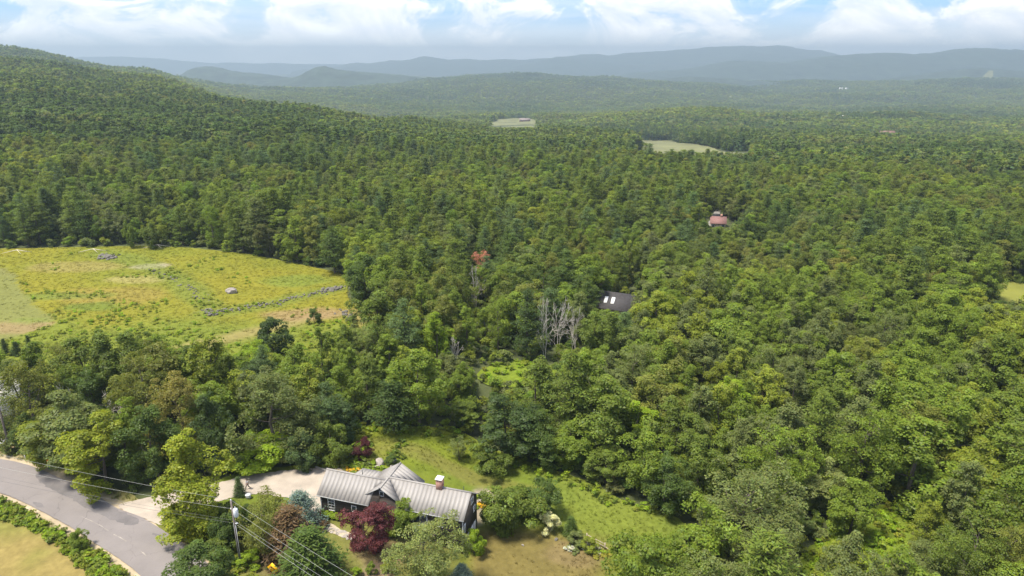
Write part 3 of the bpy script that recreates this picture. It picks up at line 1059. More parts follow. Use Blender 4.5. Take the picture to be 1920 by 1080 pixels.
TINT = {
    'mid green': (0.132, 0.176, 0.026), 'fresh green': (0.157, 0.214, 0.024), 'yellow-green': (0.203, 0.240, 0.026), 'lime green': (0.211, 0.296, 0.018), 'deep green': (0.086, 0.130, 0.024),
    'olive green': (0.170, 0.188, 0.034), 'grey-green': (0.146, 0.176, 0.050), 'blue-green': (0.095, 0.142, 0.046), 'tan olive': (0.240, 0.220, 0.055), 'golden green': (0.233, 0.269, 0.022),
    'dark green': (0.063, 0.097, 0.024), 'pale green': (0.211, 0.245, 0.072),
    'dark red': (0.150, 0.046, 0.050), 'dark purple': (0.090, 0.026, 0.030), 'rusty brown': (0.160, 0.105, 0.050), 'rust red': (0.440, 0.190, 0.130), 'silver blue': (0.150, 0.210, 0.178), 'cream white': (0.600, 0.600, 0.360),
}
OCC = []          # x, y, radius of every placed plant


def place(kind, name, cat, px, base, top, width, tint, label, group=None, part='crown', rz=None, hmin=0):
    """Plant standing where its foot shows, as tall and as wide as it shows."""
    P = PL[kind]
    if not kind.startswith('dead'):
        base = base - .13 * min(width, 110) * (1.0 if base > 600 else .4)
    p = at(px, base)
    dep = p.y * CP - (p.z - CAM_H) * SP
    h = max(CAM_H + p.y * slope_y(top) - p.z, hmin, .4)
    w = max(width * dep / FOC, .4)
    return plant(P, name, cat, p, h, w, TINT[tint], label, group, rz)


def plant(P, name, cat, p, h, w, tint, label, group=None, rz=None):
    t = thing(name, label, cat, p, random.uniform(0, 6.28) if rz is None else rz, group)
    sx, sz = w / P.w, h / P.h
    for nm, me in (('trunk', P.trunk), ('crown', P.crown)):
        if me is None:
            continue
        o = link(nm, me, t)
        o.scale = (sx, sx, sz)
        if nm == 'crown':
            o['tint'] = [float(c) for c in tint]
    OCC.append((p.x, p.y, w / 2))
    return t


BT, SH, CO, DT = 'broadleaf_tree', 'shrub', 'conifer_tree', 'bare_tree'
G1 = 'trees between the road and the yellow meadow'
G2 = 'trees round the farmhouse clearing'
G3 = 'trees on the slope below the lawn'
G4 = 'dead trees standing in the woods'
G5 = 'shrubs and small trees in the garden'
G6 = 'woodland trees round the valley house'
HAND = [
    # ---- band of trees between road and meadow
    ('airy2', BT, 'tree', 82, 842, 682, 108, 'olive green', 'broad olive green tree above the white house corner and utility pole', G1),
    ('airy1', BT, 'tree', 134, 748, 641, 62, 'olive green', 'thin-crowned olive tree with visible stem against the meadow edge', G1),
    ('round2', BT, 'tree', 18, 772, 662, 78, 'fresh green', 'leafy green tree above the white house, below three small dark spruces', G1),
    ('spruce1', CO, 'conifer', 12, 666, 634, 17, 'dark green', 'small dark spruce at meadow foot, nearest the frame edge of three', G1),
    ('spruce1', CO, 'conifer', 33, 668, 640, 21, 'dark green', 'middle small dark spruce of three at the meadow foot', G1),
    ('spruce2', CO, 'conifer', 58, 664, 629, 17, 'dark green', 'slim dark spruce of three at meadow foot, nearest the weeds', G1),
    ('spruce2', CO, 'conifer', 206, 730, 640, 36, 'deep green', 'dark pointed conifer standing at the lower meadow edge', G1),
    ('ragged1', BT, 'tree', 264, 738, 624, 66, 'mid green', 'ragged green oak rising above the tan tree against the meadow', G1),
    ('airy3', BT, 'tree', 282, 836, 674, 118, 'olive green', 'wide olive tree behind the tan rounded tree', G1),
    ('airy2', BT, 'tree', 345, 872, 708, 108, 'tan olive', 'tan tinted rounded tree standing in the roadside band', G1),
    ('broad1', BT, 'tree', 178, 805, 700, 85, 'deep green', 'deep green tree behind the pale bare forked tree', G1),
    ('dead1', DT, 'dead tree', 158, 800, 705, 60, 'mid green', 'pale bare forked tree in the roadside band', G4),
    ('layer1', BT, 'tree', 105, 872, 772, 100, 'yellow-green', 'layered light green tree with bare grey limbs by the orange sign', G1),
    ('dead3', DT, 'dead tree', 222, 815, 735, 46, 'mid green', 'twisted grey bare tree below the tan olive crowns', G4),
    ('layer1', BT, 'tree', 200, 925, 780, 132, 'golden green', 'large yellow-green layered tree overhanging the road', G1),
    ('round2', BT, 'tree', 300, 912, 768, 112, 'deep green', 'deep green rounded tree behind the drive entrance', G1),
    ('round1', BT, 'tree', 58, 850, 780, 56, 'deep green', 'dark leafy tree beside the wooden pole at the road bend', G1),
    ('round2', BT, 'tree', 372, 1012, 822, 138, 'golden green', 'bright yellow-green maple between drive and power pole', G1),
    ('oval1', BT, 'tree', 412, 810, 640, 100, 'yellow-green', 'tall yellowish tree reaching up to the meadow track', G1),
    ('round2', BT, 'tree', 407, 892, 745, 78, 'dark green', 'dark shaded tree between tan tree and grey-green tree', G1),
    ('bush1', SH, 'shrub', 475, 695, 643, 62, 'lime green', 'lime coloured shrub below the worn meadow track', G1),
    ('bush2', SH, 'shrub', 515, 668, 601, 66, 'dark green', 'dark tall shrub beside the worn meadow track', G1),
    ('round1', BT, 'tree', 490, 738, 668, 54, 'blue-green', 'blue-green rounded tree below the lime shrub', G1),
    ('round1', BT, 'tree', 566, 776, 655, 94, 'fresh green', 'fresh green maple above the dark layered tree', G1),
    ('airy2', BT, 'tree', 524, 872, 712, 150, 'grey-green', 'huge grey-green rounded tree behind the lime drive shrub', G1),
    ('layer1', BT, 'tree', 622, 838, 722, 84, 'blue-green', 'dark blue-green layered tree beside the grey-green tree', G1),
    ('bush1', SH, 'shrub', 485, 884, 826, 116, 'lime green', 'spreading lime green shrub at back edge of gravel drive', G5),
    ('bush2', SH, 'shrub', 570, 884, 818, 62, 'blue-green', 'bluish green shrub on the drive beside the lime shrub', G5),
    ('bush1', SH, 'shrub', 622, 876, 800, 74, 'mid green', 'rounded green shrub between drive and purple maple', G5),
    ('round2', BT, 'tree', 645, 800, 690, 70, 'fresh green', 'green tree over the narrow gap at the clearing corner', G2),
    # ---- round the clearing
    ('round1', BT, 'tree', 786, 806, 657, 122, 'fresh green', 'large leafy maple at the back of the clearing', G2),
    ('pine3', CO, 'conifer', 737, 818, 712, 84, 'dark green', 'dark pine with pale stem at the clearing corner', G2),
    ('oval1', BT, 'tree', 692, 795, 672, 62, 'mid green', 'slender maple behind the dark clearing pine', G2),
    ('airy1', BT, 'tree', 686, 700, 618, 36, 'pale green', 'pale willow-like young tree below the meadow corner', G2),
    ('oval2', BT, 'tree', 733, 728, 630, 56, 'fresh green', 'bright upright maple above the dark clearing pine', G2),
    ('layer1', BT, 'tree', 868, 812, 752, 66, 'mid green', 'low layered tree at the middle of the clearing edge', G2),
    ('layer1', BT, 'tree', 952, 872, 744, 128, 'dark green', 'broad dark layered tree at the clearing edge behind apple tree', G2),
    ('layer1', BT, 'tree', 1010, 878, 775, 92, 'deep green', 'deep green layered tree joining the broad dark layered tree', G2),
    ('airy1', BT, 'tree', 861, 868, 826, 38, 'grey-green', 'small thin orchard tree standing alone on the rear lawn', G2),
    ('bush1', SH, 'shrub', 918, 897, 832, 78, 'mid green', 'rounded apple tree on the rear lawn beside thin orchard tree', G2),
    ('maple', 'ornamental_tree', 'tree', 682, 866, 827, 40, 'dark purple', 'small dark purple maple behind the farmhouse', G5),
    ('round2', BT, 'tree', 1055, 775, 680, 62, 'deep green', 'dense dark round tree above the bright vine-covered tree', G3),
    ('ragged1', BT, 'tree', 1142, 838, 728, 90, 'lime green', 'bright vine-draped tree on the slope above the lawn', G3),
    ('ragged1', BT, 'tree', 1190, 858, 758, 88, 'lime green', 'second bright vine-draped tree, closer to the lawn', G3),
    ('round1', BT, 'tree', 1072, 886, 795, 92, 'fresh green', 'fresh green tree at lawn edge behind white-flowered bush', G3),
    ('round1', BT, 'tree', 1135, 912, 842, 84, 'mid green', 'rounded green tree at the middle of the far lawn edge', G3),
    ('round2', BT, 'tree', 1208, 940, 812, 106, 'fresh green', 'large green tree at the narrow end of the lawn', G3),
    ('dead3', DT, 'dead tree', 1214, 805, 738, 44, 'mid green', 'grey bare forked tree beside the vine-draped trees', G4),
    ('pine1', CO, 'conifer', 1225, 800, 685, 76, 'mid green', 'green pine behind the grey bare forked tree', G3),
    ('round1', BT, 'tree', 1262, 878, 752, 92, 'mid green', 'rounded tree beside vine-draped tree, above the lawn end', G3),
    ('round2', BT, 'tree', 1245, 972, 858, 92, 'deep green', 'deep green tree closing the end of the lawn', G3),
    ('broad1', BT, 'tree', 1310, 950, 822, 98, 'mid green', 'broad tree just beyond the lawn end', G3),
    ('airy3', BT, 'tree', 1395, 1052, 880, 218, 'grey-green', 'very wide feathery tree with bare twigs below the lawn end', G3),
    ('dead3', DT, 'dead tree', 1382, 1005, 930, 68, 'mid green', 'bare brown twigs showing through the wide feathery tree', G4),
    ('broad2', BT, 'tree', 1310, 1118, 956, 146, 'fresh green', 'big green tree overlapping the wide feathery tree, low in view', G3),
    ('airy3', BT, 'tree', 1425, 1130, 978, 118, 'grey-green', 'grey-green tree beside the big green one, low in view', G3),
    ('airy3', BT, 'tree', 1238, 1150, 1034, 140, 'yellow-green', 'yellowish feathery tree at the lower frame edge by the fence end', G3),
    ('spruce2', CO, 'conifer', 1206, 1064, 1007, 36, 'dark green', 'small dark spruce standing past the end of the rail fence', G3),
    ('dead3', DT, 'dead tree', 1316, 1095, 1018, 42, 'mid green', 'bare pale stems in front of the big green tree', G4),
    ('round1', BT, 'tree', 1530, 968, 866, 92, 'pale green', 'pale round tree above the lime glade', G3),
    ('round2', BT, 'tree', 1590, 1018, 905, 92, 'fresh green', 'leafy green tree standing beside the lime glade', G3),
    ('oval1', BT, 'tree', 1698, 965, 796, 146, 'fresh green', 'largest fresh green maple behind the lime glade', G3),
    ('layer1', BT, 'tree', 1812, 955, 828, 112, 'yellow-green', 'yellowish layered maple beside the largest fresh green maple', G3),
    ('round2', BT, 'tree', 1730, 1046, 944, 62, 'yellow-green', 'small yellow-green tree at the edge of lime glade', G3),
    ('airy1', BT, 'tree', 1830, 1000, 920, 40, 'pale green', 'slim pale willow-like tree under the yellowish maple', G3),
    ('airy1', BT, 'tree', 1875, 1006, 926, 40, 'pale green', 'second slim pale willow-like tree beside the first', G3),
    ('airy3', BT, 'tree', 1872, 1120, 984, 128, 'olive green', 'large olive rounded tree in the lower frame corner', G3),
    ('airy2', BT, 'tree', 1712, 1140, 1028, 118, 'grey-green', 'grey-green feathery tree below the lime glade', G3),
    ('bush2', SH, 'shrub', 1575, 1085, 1030, 80, 'yellow-green', 'yellow-green thicket bush below the leafy tree', G3),
    ('pine2', CO, 'conifer', 1520, 900, 735, 90, 'mid green', 'tall layered pine above the pale round tree', G3),
    ('pine2', CO, 'conifer', 1590, 905, 745, 96, 'grey-green', 'greyish layered pine next to the bare pale stems', G3),
    ('dead2', DT, 'dead tree', 1638, 880, 778, 34, 'mid green', 'bare pale stems between greyish pine and largest maple', G4),
    ('dead3', DT, 'dead tree', 1850, 858, 800, 54, 'mid green', 'bare spreading grey tree above the yellowish maple', G4),
    ('oval1', BT, 'tree', 1362, 830, 716, 72, 'lime green', 'bright upright maple in the middle of the slope', G3),
    # ---- garden
    ('airy3', SH, 'shrub', 803, 1120, 974, 150, 'pale green', 'large light green bushy tree in front of the farmhouse', G5),
    ('bush1', SH, 'shrub', 745, 1004, 943, 78, 'fresh green', 'green bush against the farmhouse wall behind the red maple', G5),
    ('maple', 'ornamental_tree', 'tree', 690, 1044, 951, 96, 'dark red', 'round dark red maple on the front lawn', G5),
    ('bush2', SH, 'shrub', 889, 1045, 997, 42, 'lime green', 'small round yellow-green bush at the house corner', G5),
    ('bush1', SH, 'shrub', 957, 1004, 914, 116, 'mid green', 'dense rounded apple tree beside the house end', G5),
    ('bush1', SH, 'shrub', 1012, 972, 903, 84, 'deep green', 'darker feathery bush behind the dense apple tree', G5),
    ('bush2', SH, 'shrub', 1030, 1002, 964, 40, 'cream white', 'white flowering hydrangea bush on the lawn', G5),
    ('spruce1', SH, 'shrub', 1070, 1007, 968, 30, 'deep green', 'small dark cone-shaped shrub beside the white hydrangea', G5),
    ('bush2', SH, 'shrub', 1082, 1024, 999, 36, 'grey-green', 'grey-green bed shrub between cone shrub and fence', G5),
    ('bush2', SH, 'shrub', 1106, 1036, 1010, 34, 'yellow-green', 'yellowish bed shrub against the rail fence', G5),
    ('round1', BT, 'tree', 378, 1138, 1032, 122, 'deep green', 'dark green treetop at the lower frame edge by the road', G5),
    ('spruce1', CO, 'conifer', 584, 1100, 990, 118, 'deep green', 'dark green spruce under the wires at the lower frame edge', G5),
    ('spruce1', CO, 'conifer', 550, 1062, 948, 98, 'rusty brown', 'browning half-dead spruce under the wires', G5),
    ('bluespruce', CO, 'conifer', 567, 999, 922, 82, 'silver blue', 'silvery blue spruce beside the gravel drive', G5),
    ('airy3', BT, 'tree', 503, 1050, 933, 118, 'olive green', 'rounded dull olive tree between power pole and blue spruce', G5),
    ('spruce1', CO, 'conifer', 450, 932, 893, 22, 'blue-green', 'small bluish conifer at the drive edge by the walker', G5),
    ('bush2', SH, 'shrub', 602, 995, 977, 30, 'rusty brown', 'low brown shrub beside the blue spruce', G5),
    ('bush1', SH, 'shrub', 430, 1035, 962, 66, 'deep green', 'dark bush at the foot of the yellow-green maple', G5),
    ('bush1', SH, 'shrub', 352, 1018, 955, 104, 'golden green', 'yellow-green bushy growth at the foot of the maple by the drive', G5),
    ('bush2', SH, 'shrub', 425, 1000, 948, 62, 'mid green', 'mid green bush between yellow-green maple and power pole', G5),
    ('bush1', SH, 'shrub', 470, 1010, 945, 64, 'deep green', 'dark bush just behind the power pole', G5),
    ('bush2', SH, 'shrub', 415, 1058, 1012, 56, 'mid green', 'bush at the roadside between the pole and road treetop', G5),
    ('bush2', SH, 'shrub', 470, 1066, 1036, 46, 'lime green', 'bright fern clump at the foot of power pole', G5),
    ('bluespruce', CO, 'conifer', 866, 1100, 1058, 46, 'silver blue', 'pale blue spruce tip at the lower frame edge', G5),
    ('bush2', SH, 'shrub', 697, 1078, 1056, 20, 'fresh green', 'small green garden shrub below the red maple', G5),
    ('bush2', SH, 'shrub', 730, 1075, 1050, 28, 'yellow-green', 'small yellowish garden shrub below the red maple', G5),
    ('bush2', SH, 'shrub', 668, 1082, 1066, 22, 'lime green', 'little lime shrub near the wires at the lower edge', G5),
    ('bush2', SH, 'shrub', 152, 1032, 996, 34, 'fresh green', 'tall green bush in the weeds across the road', G5),
    ('bush2', SH, 'shrub', 735, 872, 855, 26, 'deep green', 'dark low shrub beside the boulders', G5),
    # ---- woods with landmarks
    ('dead2', DT, 'dead tree', 1022, 672, 556, 56, 'mid green', 'tall pale bare tree, foremost of the bleached clump', G4),
    ('dead4', DT, 'dead tree', 1046, 668, 558, 52, 'mid green', 'tall pale bare tree in the middle of the bleached clump', G4),
    ('dead2', DT, 'dead tree', 1076, 664, 576, 52, 'mid green', 'shorter brownish bare tree beside the bleached clump', G4),
    ('pine1', CO, 'conifer', 988, 680, 540, 58, 'dark green', 'very dark tall conifer beside the bleached bare clump', G6),
    ('dead2', DT, 'dead tree', 892, 588, 496, 34, 'mid green', 'grey bare tree below the small red tree', G4),
    ('airy1', BT, 'tree', 903, 545, 474, 34, 'rust red', 'small rust red tree among green pines', G6),
    ('oval1', BT, 'tree', 820, 690, 590, 48, 'lime green', 'lime green pointed tree in the wood below the meadow corner', G6),
    ('dead3', DT, 'dead tree', 853, 690, 626, 26, 'mid green', 'thin bare snag with brown top above the fern glade', G4),
    ('airy1', BT, 'tree', 934, 670, 560, 34, 'fresh green', 'thin birch with pale stem above the fern glade', G6),
    ('dead3', DT, 'dead tree', 1150, 640, 588, 30, 'mid green', 'bare brown tree just below the skylight roof', G4),
    ('dead3', DT, 'dead tree', 1195, 650, 596, 34, 'mid green', 'bare grey-brown tree one step along from skylight roof', G4),
    ('dead3', DT, 'dead tree', 1378, 700, 640, 40, 'mid green', 'bare brownish tree in the middle of the broadleaf wood', G4),
    ('dead3', DT, 'dead tree', 1262, 690, 650, 34, 'mid green', 'bare low tree between bright maples on the slope', G4),
    ('dead1', DT, 'dead tree', 1825, 770, 715, 26, 'mid green', 'bare white forked stem in the dark far-side wood', G4),
    ('dead2', DT, 'dead tree', 1640, 745, 690, 24, 'mid green', 'thin bare stems above the bright slope maples', G4),
    ('bush2', SH, 'shrub', 660, 607, 592, 24, 'grey-green', 'grey-green bush on the rocky patch at meadow corner', G1),
    ('bush2', SH, 'shrub', 590, 610, 580, 26, 'deep green', 'small dark tree beside the worn meadow track', G1),
    ('round1', BT, 'tree', 246, 466, 415, 22, 'fresh green', 'bright small tree at the far edge of the yellow meadow', G6),
    ('round1', BT, 'tree', 286, 467, 420, 34, 'mid green', 'round tree above pale branches at the far meadow edge', G6),
    ('pine2', CO, 'conifer', 628, 515, 425, 56, 'deep green', 'large layered pine at the meadow corner', G6),
    ('round1', BT, 'tree', 690, 580, 480, 76, 'deep green', 'deep green tree filling the meadow corner', G6),
]
for kind, nm, cat, px, base, top, w, tint, label, grp in HAND:
    place(kind, nm, cat, px, base, top, w, tint, label, grp)

# ------------------------------------------------------------------ woods: every trunk on a loose grid
LAND = [(20, 430, 'the far meadow edge'), (160, 430, 'the far meadow edge'), (300, 430, 'the far meadow edge'), (430, 440, 'the far meadow edge'), (560, 460, 'the long meadow edge'),
        (640, 470, 'the meadow corner pine'), (690, 560, 'the meadow corner'), (700, 650, 'the pale willow tree'), (820, 640, 'the lime pointed tree'), (900, 490, 'the rust red tree'),
        (893, 540, 'the grey bare tree'), (935, 620, 'the pale birch'), (1030, 610, 'the bleached bare clump'), (1158, 575, 'the skylight roof'), (1345, 425, 'the red house'),
        (1340, 400, 'the country lane'), (1055, 725, 'the dense dark round tree'), (1165, 790, 'the vine-draped trees'), (950, 800, 'the broad dark layered tree'), (780, 730, 'the large clearing maple'),
        (737, 770, 'the dark clearing pine'), (950, 700, 'the fern glade'), (1215, 770, 'the grey forked tree'), (1365, 770, 'the bright slope maple'), (1390, 950, 'the wide feathery tree'),
        (1310, 1030, 'the big low green tree'), (1530, 910, 'the pale round tree'), (1640, 1000, 'the lime glade'), (1700, 870, 'the largest maple'), (1812, 890, 'the yellowish maple'),
        (1870, 1040, 'the olive corner tree'), (1590, 830, 'the greyish layered pine'), (1850, 830, 'the bare spreading tree'), (1825, 745, 'the bare white stem'), (1640, 715, 'the thin bare stems'),
        (1378, 670, 'the brownish bare tree'), (1262, 670, 'the low bare tree'), (1890, 550, 'the far yellow field'), (524, 790, 'the huge grey-green tree'), (566, 710, 'the fresh green maple'),
        (345, 790, 'the tan rounded tree'), (282, 750, 'the wide olive tree'), (158, 750, 'the pale forked tree'), (72, 760, 'the white house corner'), (412, 720, 'the tall yellowish tree'),
        (300, 840, 'the drive entrance'), (200, 850, 'the large roadside tree'), (622, 780, 'the dark layered tree'), (1195, 620, 'the grey-brown bare tree'), (1210, 880, 'the lawn end'),
        (1500, 600, 'the middle of the far broadleaf wood'), (1650, 600, 'the upper broadleaf wood'), (1780, 640, 'the farther broadleaf wood'), (1500, 690, 'the mid slope wood'),
        (1740, 780, 'the wood above the largest maple'), (1450, 800, 'the slope wood above the lawn end'), (1050, 500, 'the pine wood past the rust red tree'), (780, 500, 'the pine wood at the meadow corner')]
SHAPE = {'round1': 'rounded', 'round2': 'dome-crowned', 'oval1': 'oval', 'oval2': 'slender', 'broad1': 'broad', 'broad2': 'spreading', 'layer1': 'layered', 'ragged1': 'ragged',
         'airy1': 'thin-crowned', 'airy2': 'feathery', 'airy3': 'wide feathery', 'pine1': 'pine', 'pine2': 'shaggy pine', 'pine3': 'slim pine', 'spruce2': 'pointed spruce'}
BK = ['round1', 'round2', 'oval1', 'oval2', 'broad1', 'broad2', 'layer1', 'ragged1', 'airy2', 'airy3', 'round2', 'oval1']
CK = ['pine1', 'pine2', 'pine3', 'pine1', 'pine2', 'spruce2']
BTINT = ['deep green', 'deep green', 'grey-green', 'mid green', 'olive green', 'mid green', 'fresh green', 'fresh green', 'grey-green', 'yellow-green', 'fresh green', 'yellow-green']
CTINT = ['deep green', 'deep green', 'blue-green', 'mid green', 'mid green', 'grey-green']
GN_SETS = {}


def jitter_grid(cell, ymin, rmin, rmax, half, rng, jit=.46):
    n = int(rmax / cell) + 2
    gx, gy = np.meshgrid(np.arange(-n, n), np.arange(0, n))
    x = (gx.ravel() + .5 * (gy.ravel() % 2) + rng.uniform(-jit, jit, gx.size)) * cell
    y = (gy.ravel() + rng.uniform(-jit, jit, gx.size)) * cell
    rr = np.hypot(x, y)
    k = (rr > rmin) & (rr < rmax) & (np.abs(np.arctan2(x, y)) < half) & (y > ymin)
    return x[k], y[k]


def conifer_share(x, y):
    """Pines rule the middle of the wood; broadleaves the lower right and the near band."""
    px, py, _ = project(x, y, height(x, y))
    mid = np.exp(-((px - 900) / 420) ** 2) * sstep(650, 520, py)
    far = sstep(430, 300, py) * .20 * (1 - .35 * sstep(1200, 1700, px))
    s = .12 + .42 * mid + far + (fbm(x, y, 75, 201) - .5) * 1.9
    s = s * (1 - .72 * sstep(620, 700, py))
    return np.clip(s, .03, .93)


def woods():
    rng = np.random.default_rng(77)
    x, y = jitter_grid(5.7, 55, 62, 470, math.radians(47), rng)
    k = ~open_ground(x, y) & ~inside(YARD, x, y - 3.6) & ~inside(YARD, x - 4.5, y) & ~inside(YARD, x - 3.5, y - 3.5) & ~inside(MEADOW, x, y - 2.0) & (rng.uniform(0, 1, len(x)) > .07)
    x, y = x[k], y[k]
    oc = np.array(OCC)
    keep = np.ones(len(x), bool)
    for ox, oy, orad in oc:
        keep &= np.hypot(x - ox, y - oy) > orad * .72 + 1.6
    # nothing grows close in front of the house, the road and the small roofs
    x, y = x[keep], y[keep]
    z = height(x, y)
    px, py, dep = project(x, y, z)
    hp = np.clip((fbm(x, y, 38, 211) - .5) * 1.5 + .5, 0, 1) * .55 + rng.uniform(0, 1, len(x)) * .45
    tall = 7.0 + 10.5 * hp
    # shorter growth stands in front of the landmarks that show between the trees
    blocked = np.zeros(len(x), bool)
    gone = np.zeros(len(x), bool)
    for cx, hw, lim, upto in ((1160, 50, 582, 730), (1046, 62, 655, 790), (892, 30, 578, 680), (903, 40, 498, 590), (988, 34, 650, 760), (1356, 34, 421, 500), (1336, 28, 426, 490), (1895, 80, 574, 680), (820, 30, 672, 720), (935, 24, 660, 730), (445, 125, 655, 770), (600, 42, 616, 740), (668, 40, 608, 715), (955, 74, 706, 800)):
        room = CAM_H + y * slope_y(lim) - z
        b = (np.abs(px - cx) < hw) & (py > lim - 6) & (py < upto) & (room < tall)
        blocked |= b
        gone |= b & (room < 2.6)
        tall = np.where(b, np.maximum(np.minimum(tall, room), 2.6), tall)
    x, y, z, px, py, dep, hp, tall, blocked = (q[~gone] for q in (x, y, z, px, py, dep, hp, tall, blocked))
    # young growth round the glades and below the lawn
    scrub = (np.abs(px - 950) < 110) & (py > 690) & (py < 800)
    tall = np.where(scrub, tall * .55, tall)
    glade = (px > 1470) & (px < 1770) & (py > 955) & (py < 1160)
    tall = np.where(glade, tall * .22, tall)
    con = rng.uniform(0, 1, len(x)) < conifer_share(x, y)
    tall = np.where(con & ~blocked & ~scrub, tall * 1.3, tall)
    tn = fbm(x, y, 60, 221)
    # which show largest: near ones inside the frame
    show = tall / dep * ((px > -60) & (px < 1980) & (py - tall * FOC / dep < 1075) & (py > 0))
    order = np.argsort(-show)
    nb = sum(1 for h in HAND if h[1] == BT)
    lim_b, lim_c = 300 - nb, 150
    single = np.zeros(len(x), bool)
    cb = cc = 0
    for i in order:
        if show[i] <= 0:
            break
        if con[i] and cc < lim_c:
            single[i] = True
            cc += 1
        elif not con[i] and cb < lim_b:
            single[i] = True
            cb += 1
        if cb >= lim_b and cc >= lim_c:
            break
    seen = {}
    ords = ['first', 'second', 'third', 'fourth', 'fifth', 'sixth', 'seventh', 'eighth', 'ninth', 'tenth', 'eleventh', 'twelfth']
    rows = []
    for i in np.nonzero(single)[0]:
        kind = CK[rng.integers(len(CK))] if con[i] else BK[rng.integers(len(BK))]
        tl = CTINT if con[i] else BTINT
        ti = int(np.clip(((tn[i] - .5) * 2.2 + .5) * len(tl) * .55 + rng.uniform(0, len(tl) * .45), 0, len(tl) - 1))
        tint = tl[ti]
        cy = py[i] - tall[i] * .5 * FOC / dep[i]
        d = [(math.hypot(px[i] - lx, cy - ly), j) for j, (lx, ly, _n) in enumerate(LAND)]
        dist, j = min(d)
        rel = 'beyond' if cy < LAND[j][1] - 14 else ('below' if cy > LAND[j][1] + 14 else 'level with')
        rows.append((tint, kind, LAND[j][2], rel, dist, i, con[i]))
    rows.sort(key=lambda q: q[4])
    for tint, kind, lm, rel, dist, i, c in rows:
        key = (tint, SHAPE[kind], lm, rel)
        seen[key] = seen.get(key, 0) + 1
        nth = seen[key]
        what = SHAPE[kind] if c else SHAPE[kind] + ' broadleaf tree'
        lead = '' if nth == 1 else ords[min(nth - 1, 11)] + ' '
        label = f'{lead}{tint} {what} {rel} {lm}'
        P = PL[kind]
        w = tall[i] * P.w / P.h * rng.uniform(.88, 1.25)
        jit = np.array(TINT[tint]) * rng.uniform(.85, 1.15)
        plant(P, CO if c else BT, 'conifer' if c else 'tree', Vector((x[i], y[i], z[i] - .2)), tall[i], w, jit, label,
              'conifers in the woods' if c else 'broadleaf trees in the woods')
    rest = ~single
    return x[rest], y[rest], z[rest], tall[rest], con[rest], tn[rest]


# ---- instanced masses: one object each, by geometry nodes
def gn_mass(name, protos, P, pick, rot, scl, tint, kind='stuff'):
    """One object that sets the given small models on points."""
    col = bpy.data.collections.new(name + '_models')
    for i, me in enumerate(protos):
        col.objects.link(bpy.data.objects.new(f'{name}_model_{i:03d}', me))
    me = mesh_np(name, P, np.zeros((0, 3), int), [], attrs={
        'pick': ('INT', 'POINT', pick), 'rot': ('FLOAT_VECTOR', 'POINT', rot), 'scl': ('FLOAT_VECTOR', 'POINT', scl),
        'tint': ('FLOAT_COLOR', 'POINT', np.column_stack([tint, np.ones(len(tint))]))})
    o = link(name, me)
    o['kind'] = kind
    ng = bpy.data.node_groups.new(name + '_nodes', 'GeometryNodeTree')
    ng.interface.new_socket('Geometry', in_out='INPUT', socket_type='NodeSocketGeometry')
    ng.interface.new_socket('Geometry', in_out='OUTPUT', socket_type='NodeSocketGeometry')
    gi, go = ng.nodes.new('NodeGroupInput'), ng.nodes.new('NodeGroupOutput')
    ci = ng.nodes.new('GeometryNodeCollectionInfo')
    ci.inputs['Collection'].default_value = col
    ci.inputs['Separate Children'].default_value = True
    ci.inputs['Reset Children'].default_value = True
    ip = ng.nodes.new('GeometryNodeInstanceOnPoints')
    ip.inputs['Pick Instance'].default_value = True

    def na(nm, dt):
        n = ng.nodes.new('GeometryNodeInputNamedAttribute')
        n.data_type = dt
        n.inputs['Name'].default_value = nm
        return n.outputs['Attribute']
    L = ng.links.new
    L(gi.outputs[0], ip.inputs['Points'])
    L(ci.outputs[0], ip.inputs['Instance'])
    L(na('pick', 'INT'), ip.inputs['Instance Index'])
    er = ng.nodes.new('FunctionNodeEulerToRotation')
    L(na('rot', 'FLOAT_VECTOR'), er.inputs[0])
    L(er.outputs[0], ip.inputs['Rotation'])
    L(na('scl', 'FLOAT_VECTOR'), ip.inputs['Scale'])
    L(ip.outputs[0], go.inputs[0])
    md = o.modifiers.new('scatter', 'NODES')
    md.node_group = ng
    return o


def tint_rows(names, idx, rng, jit=.16):
    t = np.array([TINT[n] for n in names])[idx]
    return t * rng.uniform(1 - jit, 1 + jit, (len(idx), 1)) * rng.uniform(.93, 1.07, (len(idx), 3))


